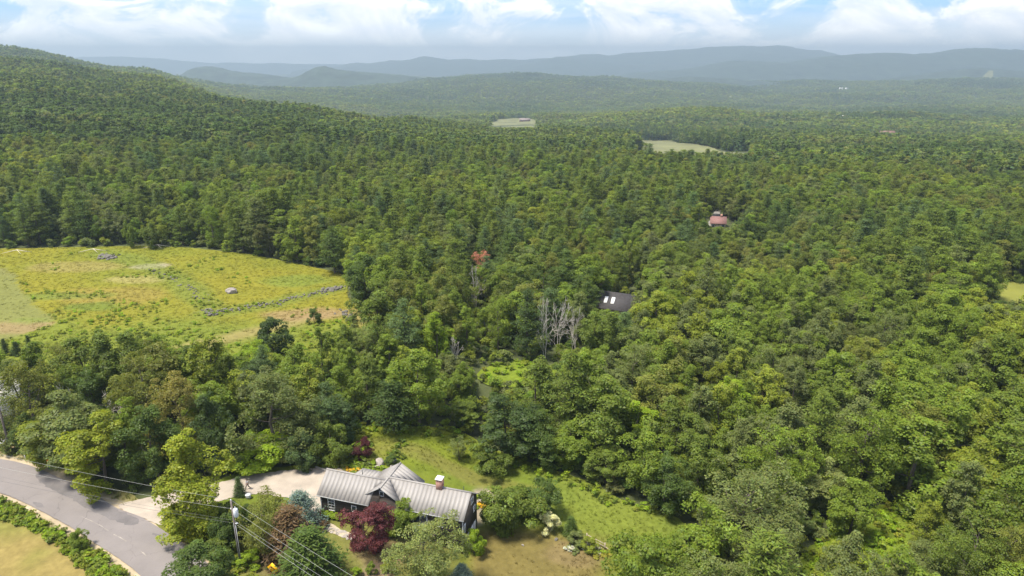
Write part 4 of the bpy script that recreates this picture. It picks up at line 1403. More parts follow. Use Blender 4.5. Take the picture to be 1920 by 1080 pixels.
def forest():
    rng = np.random.default_rng(99)
    P, PK, R, S, T = [], [], [], [], []
    near_kinds = BK[:10] + CK[:3] + ['spruce2']
    protos = [PL[k] for k in near_kinds] + LOW + FAR
    nN, nL = len(near_kinds), len(LOW)

    def put(x, y, z, tall, con, tn, lod):
        n = len(x)
        if lod == 0:
            pk = np.where(con, 10 + rng.integers(0, 4, n), rng.integers(0, 10, n))
        elif lod == 1:
            pk = nN + np.where(con, 4 + rng.integers(0, 3, n), rng.integers(0, 4, n))
        else:
            pk = nN + nL + np.where(con, 3, rng.integers(0, 3, n))
        ph = np.array([p.h for p in protos])[pk]
        s = tall / ph
        wx = s * rng.uniform(.9, 1.3, n) * (1.0 if lod < 2 else 1.25)
        bi = np.clip(((tn - .5) * 2.2 + .5) * 6.6 + rng.uniform(0, 5.4, n), 0, 11).astype(int)
        cidx = np.clip(((tn - .5) * 2.2 + .5) * 3.3 + rng.uniform(0, 2.7, n), 0, 5).astype(int)
        t = np.where(con[:, None], tint_rows(CTINT, cidx, rng), tint_rows(BTINT, bi, rng))
        P.append(np.column_stack([x, y, z - .25]))
        PK.append(pk)
        R.append(np.column_stack([np.zeros(n), np.zeros(n), rng.uniform(0, 6.283, n)]))
        S.append(np.column_stack([wx, wx, s]))
        T.append(t)

    put(*woods(), 0)
    for cell, r0, r1, lod in ((6.3, 470, 1250, 1), (10.5, 1250, 2700, 2), (19, 2700, 5600, 2)):
        x, y = jitter_grid(cell, 50, r0, r1, math.radians(44), rng, .48)
        k = ~open_ground(x, y)
        x, y = x[k], y[k]
        z = height(x, y)
        con = rng.uniform(0, 1, len(x)) < conifer_share(x, y)
        tall = (7.5 + 10.5 * (np.clip((fbm(x, y, 60, 231) - .5) * 1.5 + .5, 0, 1) * .55 + rng.uniform(0, .45, len(x)))) * np.where(con, 1.2, 1.0)
        if cell > 15:
            tall = tall * 1.25
        # keep the clearings in view
        px, py, dep = project(x, y, z)
        ty = project(x, y, z + tall)[1]
        low = np.zeros(len(x), bool)
        for cx, cy, hw in ((962, 238, 46), (1300, 284, 112), (1342, 405, 26), (1352, 428, 22)):
            low |= (np.abs(px - cx) < hw) & (py > cy) & (py < cy + 60) & (ty < cy)
        k = ~low
        put(x[k], y[k], z[k], tall[k], con[k], .5 + (fbm(x[k], y[k], 90, 221) - .5) * .7 + (fbm(x[k], y[k], 420, 225) - .5) * 1.6, lod)
    P, PK, R, S, T = map(np.concatenate, (P, PK, R, S, T))
    gn_mass('forest', [p.both for p in protos], P, PK, R, S, T)


forest()

# ---- undergrowth, bracken, grass
def tuft_mesh(name, seed, n, h, w, spread, bend, blades=M_BLADE):
    r = np.random.default_rng(seed)
    a = r.uniform(0, 6.283, n)
    rr = spread * np.sqrt(r.uniform(0, 1, n))
    base = np.column_stack([rr * np.cos(a), rr * np.sin(a), np.full(n, -.05)])
    d = np.column_stack([np.cos(a), np.sin(a), np.zeros(n)]) * r.uniform(.2, 1, (n, 1)) * bend + r.normal(size=(n, 3)) * .12 * bend
    hh = h * r.uniform(.6, 1.15, n)
    mid = base + d * .4 * hh[:, None] + np.column_stack([np.zeros(n), np.zeros(n), hh * .62])
    tip = base + d * hh[:, None] * 1.1 + np.column_stack([np.zeros(n), np.zeros(n), hh])
    s = unit(np.cross(d + 1e-4, [0, 0, 1])) * (w / 2)
    v = np.stack([base - s, base + s, mid + s * .9, mid - s * .9, tip], 1).reshape(-1, 3)
    i = np.arange(n)[:, None] * 5
    q = np.concatenate([i, i + 1, i + 2, i + 3], 1)
    t = np.concatenate([i + 3, i + 2, i + 4], 1)
    g = r.uniform(.75, 1.25, n)
    c = np.column_stack([g, g, g * .95, np.ones(n)])
    return mesh_np(name, v, [q, t], [blades], attrs={'vary': ('FLOAT_COLOR', 'FACE', np.concatenate([c, c]))})


def scatter_poly(poly, per, rng, grow=0.0):
    lo, hi = poly.min(0), poly.max(0)
    n = int((hi[0] - lo[0]) * (hi[1] - lo[1]) * per)
    x, y = rng.uniform(lo[0], hi[0], n), rng.uniform(lo[1], hi[1], n)
    px, py, _ = project(x, y, height(x, y))
    k = inside(poly, x, y) & (px > -120) & (px < 2040) & (py < 1180)
    return x[k], y[k]


def mass(name, protos, x, y, tint, rng, smin, smax, zoff=0.0, flat=(1, 1)):
    n = len(x)
    s = rng.uniform(smin, smax, n)
    gn_mass(name, protos, np.column_stack([x, y, height(x, y) + zoff]), rng.integers(0, len(protos), n),
            np.column_stack([rng.normal(0, .08, n), rng.normal(0, .08, n), rng.uniform(0, 6.28, n)]),
            np.column_stack([s * flat[0], s * flat[0], s * rng.uniform(.8, 1.2, n) * flat[1]]), tint)


FERN = [broadleaf(f'fern{k}', 300 + k, 1.0, 1.5, .02, 12, 9, .34, .5, (.2, .42), 'broad', limbs=0, lobes=3).crown for k in range(3)]
SCRUB = [broadleaf(f'scrub{k}', 310 + k, 2.6, 3.0, .1, 26, 26, .32, .7, (.35, .75), 'round', limbs=0, lobes=3, ragged=.25).crown for k in range(3)]
BLADES = [tuft_mesh(f'tuft{k}', 320 + k, 16, .42, .055, .3, .7) for k in range(3)]


def ground_cover():
    rng = np.random.default_rng(5)
    house = gpoly([(600, 965), (612, 885), (760, 860), (800, 900), (885, 925), (890, 985), (860, 1005), (740, 985)])
    # meadow
    x, y = scatter_poly(MEADOW, 1.0, rng)
    k = (~inside(MOWN, x, y) | (rng.uniform(0, 1, len(x)) < .35)) & ((dist_line(x, y, TRACK_M) > 1.6) | (rng.uniform(0, 1, len(x)) < .2))
    x, y = x[k], y[k]
    mass('meadow_grass', BLADES, x, y, paint_meadow(x, y) * rng.uniform(1.15, 1.5, (len(x), 1)), rng, .5, 1.1, flat=(1.4, .55))
    # bracken and weeds on the meadow's lower side and along the walls
    x, y = scatter_poly(MEADOW, .34, rng)
    px, py, _ = project(x, y, height(x, y))
    w = np.minimum(dist_line(x, y, WALL_A), dist_line(x, y, WALL_B))
    patch = fbm(x, y, 16, 401)
    k = ((py > 596 + (patch - .5) * 190) | ((w < 3.5) & (patch > .50)) | (patch > .72)) & ~inside(MOWN, x, y) & (dist_line(x, y, TRACK_M) > 3.2)
    x, y = x[k], y[k]
    mass('meadow_bracken', FERN, x, y, tint_rows(['lime green', 'yellow-green', 'yellow-green'], rng.integers(0, 3, len(x)), rng) * 1.15, rng, .3, .85)
    # lawn
    x, y = scatter_poly(YARD, 5, rng)
    k = ~inside(DRIVE, x, y) & ~inside(house, x, y)
    x, y = x[k], y[k]
    px, py, _ = project(x, y, height(x, y))
    rough = sstep(905, 850, py) + sstep(1030, 1080, px)
    k = rng.uniform(0, 1, len(x)) < .04 + .5 * np.clip(rough, 0, 1)
    x, y, rough = x[k], y[k], rough[k]
    mass('lawn_grass', BLADES, x, y, paint_yard(x, y) * rng.uniform(1.2, 1.6, (len(x), 1)), rng, .3, .75)
    x, y = scatter_poly(YARD, .8, rng)
    px, py, _ = project(x, y, height(x, y))
    edge = dist_line(x, y, np.concatenate([YARD, YARD[:1]]))
    patch = fbm(x, y, 7, 411)
    k = (py < 960) & ((edge < 3.0) | ((patch > .64) & (py < 880))) & ~inside(DRIVE, x, y) & (px > 640) & ~inside(house, x, y)
    x, y = x[k], y[k]
    mass('lawn_bracken', FERN, x, y, tint_rows(['fresh green', 'yellow-green', 'lime green', 'mid green'], rng.integers(0, 4, len(x)), rng), rng, .4, 1.0)
    # glades
    xs, ys = [], []
    for g, d in ((GLADE, .9), (GLADE2, .35)):
        a, b = scatter_poly(g, d, rng)
        xs.append(a)
        ys.append(b)
    x, y = np.concatenate(xs), np.concatenate(ys)
    mass('glade_ferns', FERN, x, y, tint_rows(['lime green', 'yellow-green', 'lime green'], rng.integers(0, 3, len(x)), rng) * 1.1, rng, .5, 1.2)
    # weeds between road and hay field, and along the wooded side of the road
    band = gpoly([(-120, 918), (0, 938), (60, 960), (120, 992), (180, 1032), (235, 1072), (290, 1120), (340, 1200), (250, 1210), (190, 1105), (140, 1050), (80, 1005), (20, 978), (-120, 955)])
    up = gpoly([(-100, 838), (0, 838), (110, 872), (210, 920), (200, 935), (120, 890), (0, 852)])
    up2 = gpoly([(345, 972), (385, 985), (440, 1040), (520, 1120), (440, 1090), (395, 1045), (350, 1005)])
    xs, ys = [], []
    for g, d in ((band, 4.0), (up, .7), (up2, 1.2)):
        a, b = scatter_poly(g, d, rng)
        xs.append(a)
        ys.append(b)
    x, y = np.concatenate(xs), np.concatenate(ys)
    k = ~inside(ROAD, x, y) & (dist_line(x, y, np.concatenate([ROAD, ROAD[:1]])) > 1.0) & ~inside(DRIVE, x, y)
    x, y = x[k], y[k]
    mass('roadside_weeds', FERN, x, y, tint_rows(['fresh green', 'yellow-green', 'lime green', 'lime green', 'yellow-green'], rng.integers(0, 5, len(x)), rng), rng, .3, 1.05)
    x, y = scatter_poly(VERGE, 2.0, rng)
    d = dist_line(x, y, np.concatenate([ROAD, ROAD[:1]]))
    k = ~inside(ROAD, x, y) & ~inside(DRIVE, x, y) & ~inside(HAY, x, y) & ~inside(YARD, x, y) & (d > .8) & (d < 8)
    x, y = x[k], y[k]
    mass('verge_grass', BLADES, x, y, paint_verge(x, y) * np.array([.9, 1.1, .8]), rng, .5, 1.1)
    # scrub under the trees
    x, y = jitter_grid(3.1, 50, 58, 300, math.radians(46), rng)
    k = ~open_ground(x, y)
    x, y = x[k], y[k]
    mass('undergrowth', SCRUB, x, y, tint_rows(['mid green', 'deep green', 'fresh green', 'yellow-green', 'grey-green'], rng.integers(0, 5, len(x)), rng), rng, .5, 1.35)


ground_cover()

# ================================================================== farmhouse
M_ROOF = mat('standing_seam_metal', (0.250, 0.234, 0.222), 0.62, 0.10, 0.5, metallic=0.0, spec=0.4)
M_SIDING = mat('weathered_siding', (0.050, 0.041, 0.035), 0.9, 0.55, 1.0, 0.02, 5, stretch=(0.5, 0.5, 7))
M_WHITE = mat('white_paint', (0.74, 0.74, 0.74), 0.6, 0.08)
M_TRIM = mat('grey_trim', (0.40, 0.41, 0.42), 0.6, 0.1)
M_GLASS = mat('window_glass', (0.035, 0.045, 0.05), 0.08, 0.2, spec=0.6)
M_BRICK = bpy.data.materials.new('chimney_brick')
M_BRICK.use_nodes = True
_nt = M_BRICK.node_tree
_b = N(_nt, 'ShaderNodeTexBrick', i_Scale=2.6, i_Mortar_Size=0.03)
_b.inputs['Color1'].default_value = (0.27, 0.095, 0.06, 1)
_b.inputs['Color2'].default_value = (0.36, 0.15, 0.10, 1)
_b.inputs['Mortar'].default_value = (0.36, 0.31, 0.27, 1)
_tc = N(_nt, 'ShaderNodeTexCoord')
_mp = N(_nt, 'ShaderNodeMapping')
_mp.inputs['Rotation'].default_value = (math.radians(90), 0, 0)
_nt.links.new(_tc.outputs['Object'], _mp.inputs[0])
_nt.links.new(_mp.outputs[0], _b.inputs['Vector'])
_nt.links.new(_b.outputs[0], _nt.nodes['Principled BSDF'].inputs['Base Color'])
_nt.nodes['Principled BSDF'].inputs['Roughness'].default_value = .9

HO = at_z(593, 929, 2.8)
HTH = math.radians(-17)
house = thing('farmhouse', 'dark wooden farmhouse with grey metal roof and brick chimney on the lawn', 'house', (HO.x, HO.y, 0), HTH)


def clip_strip(poly, axis, lo, hi):
    def cut(p, val, keep):
        out = []
        for i in range(len(p)):
            a, b = p[i], p[(i + 1) % len(p)]
            da, db = keep * (a[axis] - val), keep * (b[axis] - val)
            if da >= 0:
                out.append(a)
            if da * db < 0:
                t = da / (da - db)
                out.append([a[k] + t * (b[k] - a[k]) for k in range(2)])
        return out
    p = cut(poly, lo, 1)
    return cut(p, hi, -1) if len(p) > 2 else []


def roof_plane(roof, poly, zf, across, width, lift=0.0):
    """Standing-seam panels over a sloping plane; ACROSS is the axis (0=u, 1=v) the seams step along."""
    lo, hi = min(p[across] for p in poly), max(p[across] for p in poly)
    n = max(1, round((hi - lo) / width))
    e = 1e-3
    z0, zu, zv = zf(0, 0), zf(1, 0) - zf(0, 0), zf(0, 1) - zf(0, 0)
    nrm = Vector((-zu, -zv, 1)).normalized()
    for k in range(n):
        a, b = lo + (hi - lo) * k / n, lo + (hi - lo) * (k + 1) / n
        c = clip_strip([list(p) for p in poly], across, a + .004, b - .004)
        if len(c) < 3:
            continue
        mb = MB()
        top = [Vector((p[0], p[1], zf(p[0], p[1]) + lift)) for p in c]
        mb.prism([tuple(q - nrm * .012) for q in top], tuple(nrm * .024))
        s = clip_strip([list(p) for p in poly], across, b - .05, b - .004)
        if len(s) > 2:
            t2 = [Vector((p[0], p[1], zf(p[0], p[1]) + lift)) + nrm * .0125 for p in s]
            mb.prism([tuple(q) for q in t2], tuple(nrm * .018))
        mb.build('roof_panel', M_ROOF, roof)


def build_house():
    # walls
    def gable_u(u0, u1, vs, zb, ze, vr, zr, name='wall'):
        return MB().prism([(u0, vs[0], zb), (u0, vs[1], zb), (u0, vs[1], ze), (u0, vr, zr), (u0, vs[0], ze)], (u1 - u0, 0, 0)).build(name, M_SIDING, house)
    gable_u(.5, 9.2, (.36, 6.05), -1.2, 2.98, 3.2, 5.12)
    gable_u(9.4, 21.85, (1.06, 6.85), -3.4, 2.95, 3.95, 5.12)
    MB().prism([(8.02, 1.7, -1.6), (12.5, 1.7, -1.6), (12.5, 1.7, 3.28), (9.6, 1.7, 5.12), (8.02, 1.7, 4.12)], (0, 5.6, 0)).build('wall', M_SIDING, house)
    # roof deck under the panels
    zl = lambda u, v: 2.8 + .765 * v
    zlb = lambda u, v: 5.248 - .765 * (v - 3.2)
    zr = lambda u, v: 2.8 + .754 * (v - .7)
    zrb = lambda u, v: 5.25 - .754 * (v - 3.95)
    zcl = lambda u, v: 5.25 - .64 * (9.6 - u)
    zcr = lambda u, v: 5.25 - .64 * (u - 9.6)
    planes = [
        ([(0, 0), (8.25, 0), (8.25, 2.09), (9.6, 3.2), (0, 3.2)], zl, 0, .62, 0),
        ([(0, 3.2), (9.6, 3.2), (6.6, 5.65), (6.6, 6.4), (0, 6.4)], zlb, 0, .62, 0),
        ([(13.45, .7), (22.2, .7), (22.2, 3.95), (9.6, 3.95)], zr, 0, .62, 0),
        ([(9.6, 3.95), (22.2, 3.95), (22.2, 7.2), (13.43, 7.2)], zrb, 0, .62, 0),
        ([(7.15, 1.1), (9.6, 1.1), (9.6, 3.2), (7.25, 1.27)], zcl, 1, .6, .01),
        ([(9.6, 3.2), (9.6, 7.75), (6.6, 7.75), (6.6, 5.65)], zcl, 1, .6, .01),
        ([(9.6, 1.1), (12.95, 1.1), (9.6, 3.95)], zcr, 1, .6, .01),
        ([(9.6, 3.95), (13.43, 7.2), (13.43, 7.75), (9.6, 7.75)], zcr, 1, .6, .01),
    ]
    deck = MB()
    for poly, zf, *_ in planes:
        deck.prism([(p[0], p[1], zf(*p) - .10) for p in poly], (0, 0, .075))
    roof = deck.build('roof', M_TRIM, house)
    for poly, zf, ax, w, lift in planes:
        roof_plane(roof, poly, zf, ax, w, lift)
    for a, b in (((0, 3.2, 5.25), (9.5, 3.2, 5.25)), ((9.7, 3.95, 5.25), (22.2, 3.95, 5.25)), ((9.6, 1.05, 5.27), (9.6, 7.78, 5.27))):
        a, b = Vector(a), Vector(b)
        d = (b - a).normalized()
        s = Vector((-d.y, d.x, 0))
        mb = MB()
        for sg in (-1, 1):
            mb.prism([tuple(a + Vector((0, 0, .06))), tuple(a + s * .16 * sg + Vector((0, 0, -.05))), tuple(a + s * .16 * sg + Vector((0, 0, -.02))), tuple(a + Vector((0, 0, .09)))], tuple(b - a))
        mb.build('ridge_cap', M_ROOF, roof)
    # pale low roof at the back
    sh = MB().prism([(2.7, 6.2, 2.86), (7.3, 6.2, 2.86), (7.3, 8.1, 2.70), (3.0, 8.1, 2.70)], (0, 0, .08)).build('porch_roof', M_WHITE, house)
    roof_plane(sh, [(2.7, 6.2), (7.3, 6.2), (7.3, 8.1), (3.0, 8.1)], lambda u, v: 2.96 - .084 * (v - 6.2), 0, .6, .01)
    for u in (3.2, 5.2, 7.0):
        MB().box((u, 7.95, 1.2), (.12, .12, 3.1)).build('porch_post', M_TRIM, house)
    # eave boards
    for a, b in (((-.02, -.03, 2.70), (8.27, .0, 2.84)), ((13.3, .67, 2.70), (22.22, .70, 2.84))):
        MB().box([(p + q) / 2 for p, q in zip(a, b)], [abs(q - p) for p, q in zip(a, b)]).build('eave_board', M_TRIM, house)
    # chimney
    ch = MB().box((17.5, 3.95, 5.55), (.86, .86, 2.0)).build('chimney', M_BRICK, house)
    MB().box((17.5, 3.95, 6.61), (1.02, 1.05, .10)).build('chimney_cap', mat('chimney_cap', (.80, .79, .76), .6, .08), ch)
    for u, v, z in ((5.4, 3.9, 5.2), (21.0, 4.1, 5.5)):
        MB().tube([(u, v, z - .6), (u, v, z + .35)], .05, 6).build('vent_pipe', M_GLASS, house)

    def window(c, w, h, face, cols=1, rows=1, fr=.085):
        """face: 'front' (looks along -v) or 'end' (looks along +u)."""
        mb, gl = MB(), MB()
        def bx(m, a, b, da, db, dep, out):
            if face == 'front':
                m.box((c[0] + a, c[1] - out, c[2] + b), (da, dep, db))
            else:
                m.box((c[0] + out, c[1] + a, c[2] + b), (dep, da, db))
        for s in (-1, 1):
            bx(mb, s * w / 2, 0, fr, h + fr, .08, .03)
            bx(mb, 0, s * h / 2, w - fr, fr, .08, .03)
        o = mb.build('window', M_WHITE, house)
        bx(gl, 0, 0, w - fr, h - fr, .02, .012)
        gl.build('pane', M_GLASS, o)
        mu = MB()
        for k in range(1, cols):
            bx(mu, -w / 2 + w * k / cols, 0, .05, h - fr, .03, .035)
        for k in range(1, rows):
            bx(mu, 0, -h / 2 + h * k / rows, w - fr, .05, .036, .035)
        if mu.n:
            mu.build('muntin', M_WHITE, o)
    window((2.15, .36, 1.45), 1.05, 1.9, 'front', 2, 4)
    window((5.75, .36, 1.55), .72, .95, 'front')
    window((9.55, 1.7, 3.95), .62, .78, 'front')
    window((15.6, 1.06, 1.5), 2.1, 1.5, 'front', 2, 1)
    window((18.6, 1.06, 1.5), .9, 1.2, 'front', 1, 2)
    window((21.85, 5.7, 1.35), .7, .9, 'end', 1, 2)
    window((21.85, 1.9, .75), .5, 1.3, 'end')
    window((21.85, 4.9, 3.2), .9, .9, 'end', 2, 1)
    # entry door in the recess, with pale trim
    d = MB().box((8.55, 1.66, .9), (.85, .06, 2.1)).build('door', M_TRIM, house)
    MB().box((8.88, 1.60, .85), (.06, .05, .06)).build('handle', M_GLASS, d)
    # white wall of doors under the end gable, and its pale corner board
    for k in range(5):
        v0 = 2.35 + k * .88
        dd = MB().box((21.88, v0, -1.95), (.06, .82, 2.1)).build('basement_door' if k in (1, 2) else 'basement_panel', M_WHITE if k != 1 else M_TRIM, house)
        MB().box((21.93, v0, -2.2), (.03, .1, 1.4)).build('batten', M_TRIM, dd)
    MB().box((21.88, 1.12, -.35), (.10, .16, 6.0)).build('corner_board', M_TRIM, house)
    MB().box((.46, .34, .9), (.12, .12, 4.0)).build('corner_board', M_TRIM, house)
    # white railing under the wide window
    rl = MB()
    for z in (.35, .75):
        rl.box((15.6, .62, z), (2.9, .06, .07))
    for u in (14.2, 15.1, 16.0, 17.0):
        rl.box((u, .62, .0), (.06, .05, 1.6))
    rl.build('railing', M_WHITE, house)


build_house()


def hpt(u, v, z=None):
    x = HO.x + u * math.cos(HTH) - v * math.sin(HTH)
    y = HO.y + u * math.sin(HTH) + v * math.cos(HTH)
    return Vector((x, y, float(height(x, y)) if z is None else z))


# ------------------------------------------------------------------ stones
def stone_mesh(name, seed, mt, flat=.6, sub=1):
    import bmesh
    r = np.random.default_rng(seed)
    bm = bmesh.new()
    bmesh.ops.create_icosphere(bm, subdivisions=sub, radius=.5)
    for v in bm.verts:
        k = r.uniform(.78, 1.18)
        v.co = Vector((v.co.x * k, v.co.y * k * .85, v.co.z * k * flat))
    me = bpy.data.meshes.new(name)
    bm.to_mesh(me)
    bm.free()
    me.materials.append(mt)
    return me


M_STONE = mat('grey_stone', (0.125, 0.115, 0.10), 0.95, 0.3, 2.2, .03)
M_PALE = mat('pale_stone', (0.26, 0.23, 0.205), 0.95, 0.25, 2.2, .02)
STONES = [stone_mesh(f'stone{k}', 500 + k, M_STONE, .65, 2) for k in range(4)]
FLAGS = [stone_mesh(f'flagstone{k}', 520 + k, M_PALE, .10) for k in range(3)]


def boulder(px, py, w, h, label, me=None, group='boulders'):
    p = at(px, py)
    o = link('boulder', me or STONES[random.randrange(4)])
    o.location = p + Vector((0, 0, h * .25))
    o.scale = (w, w * .8, h / .65)
    o.rotation_euler = (0, 0, random.uniform(0, 6))
    return tag(o, label, 'boulder', group)


PALES = [stone_mesh(f'paleboulder{k}', 540 + k, M_PALE, .65, 2) for k in range(3)]
boulder(434, 549, 3.2, 2.0, 'single pale boulder standing out in the yellow meadow', PALES[0])
boulder(713, 869, 1.9, 1.2, 'large grey-brown boulder behind the farmhouse, near the purple maple', PALES[1])
boulder(738, 864, 1.5, .6, 'flat pale boulder on the grass beyond the large grey-brown one', PALES[2])
boulder(707, 876, 1.1, .4, 'low pale slab boulder beside the large grey-brown one', PALES[0])
boulder(735, 876, .9, .4, 'small cream boulder by the low slab behind the back roof', PALES[1])
boulder(980, 1023, .45, .35, 'small white stone lying alone on the dry lawn', PALES[2])
boulder(1043, 1012, .7, .4, 'pale stone under the white hydrangea bush')
boulder(1128, 1040, .8, .45, 'pale stone in the dry bed by the rail fence', PALES[0])
boulder(1118, 1036, .6, .4, 'smaller stone in the dry bed by the rail fence', PALES[2])
boulder(900, 936, 1.0, .35, 'slab stone at the round garden bed past the house end', PALES[1])
boulder(657, 599, 2.4, 1.6, 'grey boulder at the rocky meadow corner')


def stone_wall(name, label, pts, n, width, smax, seed, cat='stone wall'):
    """Tumbled field stones: too small to pick apart singly, so one part."""
    r = np.random.default_rng(seed)
    root = thing(name, label, cat, at(*pts[0]))
    seg = [at(*p) for p in pts]
    me = STONES[0]
    vs = np.array([v.co for v in me.vertices])
    fs = np.array([list(p.vertices) for p in me.polygons])
    mb = MB()
    L = [(b - a).length for a, b in zip(seg[:-1], seg[1:])]
    for k in range(n):
        i = int(r.choice(len(L), p=np.array(L) / sum(L)))
        p = seg[i].lerp(seg[i + 1], r.uniform())
        q = r.normal(0, width / 2, 2)
        s = r.uniform(.35, 1.0) ** 1.5 * smax
        x, y = p.x + q[0], p.y + q[1]
        a = r.uniform(0, 6.28)
        R = np.array([[math.cos(a), -math.sin(a), 0], [math.sin(a), math.cos(a), 0], [0, 0, 1]])
        zz = float(height(x, y)) + max(0, .45 - abs(q[0]) / width * .5) * r.uniform(.1, .9)
        mb.add((vs * s * r.uniform(.8, 1.2, 3)) @ R.T + np.array([x, y, zz]) - np.array(root.location), fs)
    o = mb.build('field_stone', M_STONE, root)
    o['kind'] = 'stuff'
    return root


stone_wall('stone_wall', 'tumbled grey stone wall along the lower side of the yellow meadow', [(400, 586), (450, 580), (510, 569), (560, 556), (615, 545)], 150, 2.2, .8, 1)
stone_wall('stone_wall', 'broken low stone line crossing the middle of the yellow meadow', [(285, 505), (325, 522), (355, 540), (385, 568)], 70, 1.6, .8, 2)
stone_wall('rock_pile', 'grey rock pile near the far edge of the yellow meadow', [(192, 480), (210, 484)], 60, 2.6, 1.4, 3, 'rock pile')
stone_wall('rock_pile', 'grey rock pile where the wall meets the trees', [(612, 545), (638, 541)], 60, 2.0, 1.2, 4, 'rock pile')
stone_wall('rock_pile', 'weedy grey rock pile at the middle of the wall', [(385, 584), (402, 590)], 40, 2.0, 1.0, 5, 'rock pile')
stone_wall('rock_pile', 'rock pile beside the worn track at the meadow corner', [(640, 582), (660, 598)], 34, 2.0, 1.1, 6, 'rock pile')

# flagstone path from the drive to the door
path = struct(link('garden_path', sheet('path_bed', gpoly([(598, 984), (612, 978), (640, 993), (668, 1004), (660, 1012), (630, 1003), (604, 992)]), .03,
                                        mat('path_grit', (.36, .30, .22), 1, .2, 2), .6, .4, .05, 14).data))
bpy.data.objects.remove(bpy.data.objects['path_bed'])
for k in range(34):
    t = k / 33
    c = at(600 + 62 * t + random.uniform(-4, 4), 984 + 24 * t + random.uniform(-5, 5), .05)
    o = link('flagstone', FLAGS[k % 3], path)
    o.location = c
    s = random.uniform(.5, .85)
    o.scale = (s, s, s)
    o.rotation_euler = (0, 0, random.uniform(0, 6))

# clipped hedge at the foot of the house wall, flower beds
hd = thing('hedge', 'low clipped bright green hedge under the farmhouse windows', 'hedge', hpt(1.0, -.5))
hm = broadleaf('hedge', 71, .9, 1.0, .05, 20, 60, .16, .8, (.18, .3), 'round', limbs=0)
for k in range(8):
    o = link('foliage', hm.crown, hd)
    o.location = (hpt(.9 + k * .75, -.55) - hd.location)
    o.scale = (1.1, .95, .9)
    o['tint'] = list(TINT['lime green'])


def flower_bed(px, py, n, rad, cols, label):
    c = at(px, py)
    t = thing('flower_bed', label, 'flower bed', c)
    r = np.random.default_rng(int(px))
    for k in range(n):
        a, q = r.uniform(0, 6.28), rad * math.sqrt(r.uniform())
        x, y = c.x + q * math.cos(a) * 1.5, c.y + q * math.sin(a) * .7
        o = link('flower_clump', FERN[k % 3], t)
        o.location = Vector((x, y, float(height(x, y)))) - c
        s = r.uniform(.5, .9)
        o.scale = (s, s, s * .8)
        o['tint'] = list(cols[k % len(cols)])


YEL, GRN = (.62, .42, .02), TINT['lime green']
flower_bed(655, 880, 22, 2.2, [YEL, GRN, GRN, TINT['pale green']], 'yellow and green flower bed behind the farmhouse by the drive')
flower_bed(690, 876, 14, 1.8, [GRN, TINT['mid green']], 'green garden bed at the foot of the purple maple')
flower_bed(903, 948, 9, .9, [YEL, YEL, GRN], 'orange-yellow flower clump at the house end')
flower_bed(895, 932, 8, 1.0, [TINT['pale green'], GRN], 'pale round bed of plants past the end of the ridge')
flower_bed(1145, 1045, 12, 1.6, [(.26, .25, .03), GRN, TINT['yellow-green']], 'yellow flowering bed along the rail fence')
flower_bed(1095, 1030, 14, 1.6, [TINT['pale green'], (.5, .5, .42), TINT['grey-green']], 'silvery white bed beside the rail fence')

# small things on the drive
tub = thing('tub', 'low round pale lidded tub at the edge of the gravel drive', 'tub', at(466, 934))
MB().tube([(0, 0, 0), (0, 0, .55)], [.34, .38], 14).build('body', M_TRIM, tub)
MB().tube([(0, 0, .551), (0, 0, .62), (0, 0, .68)], [.43, .43, .2], 14).build('lid', M_TRIM, tub)
post = thing('rusty_post', 'short rust red post at the corner of the farmhouse', 'post', at(602, 974))
MB().tube([(0, 0, -.2), (0, 0, 1.2)], .09, 6).build('shaft', mat('rust', (.22, .07, .03)), post)
MB().box((0, 0, 1.28), (.26, .26, .16)).build('cap', mat('rust_cap', (.20, .06, .03)), post)
log = tag(MB().tube([(0, 0, .15), (2.5, .5, .18), (5.0, .8, .15)], [.16, .15, .13], 7).build('log', M_PALEBARK), 'pale straight log lying at the edge of the drive behind the roof', 'log')
log.location = at(592, 877)
log.rotation_euler = (0, 0, math.radians(-38))


# ------------------------------------------------------------------ person
def skinned(name, verts, edges, radii, mt, parent, sub=1):
    me = bpy.data.meshes.new(name)
    me.from_pydata(verts, edges, [])
    me.materials.append(mt)
    o = link(name, me, parent)
    sk = o.modifiers.new('skin', 'SKIN')
    for i, r in enumerate(radii):
        me.skin_vertices[0].data[i].radius = (r, r) if not hasattr(r, '__len__') else r
    me.skin_vertices[0].data[0].use_root = True
    sk.use_smooth_shade = True
    s = o.modifiers.new('sub', 'SUBSURF')
    s.levels = s.render_levels = sub
    return o


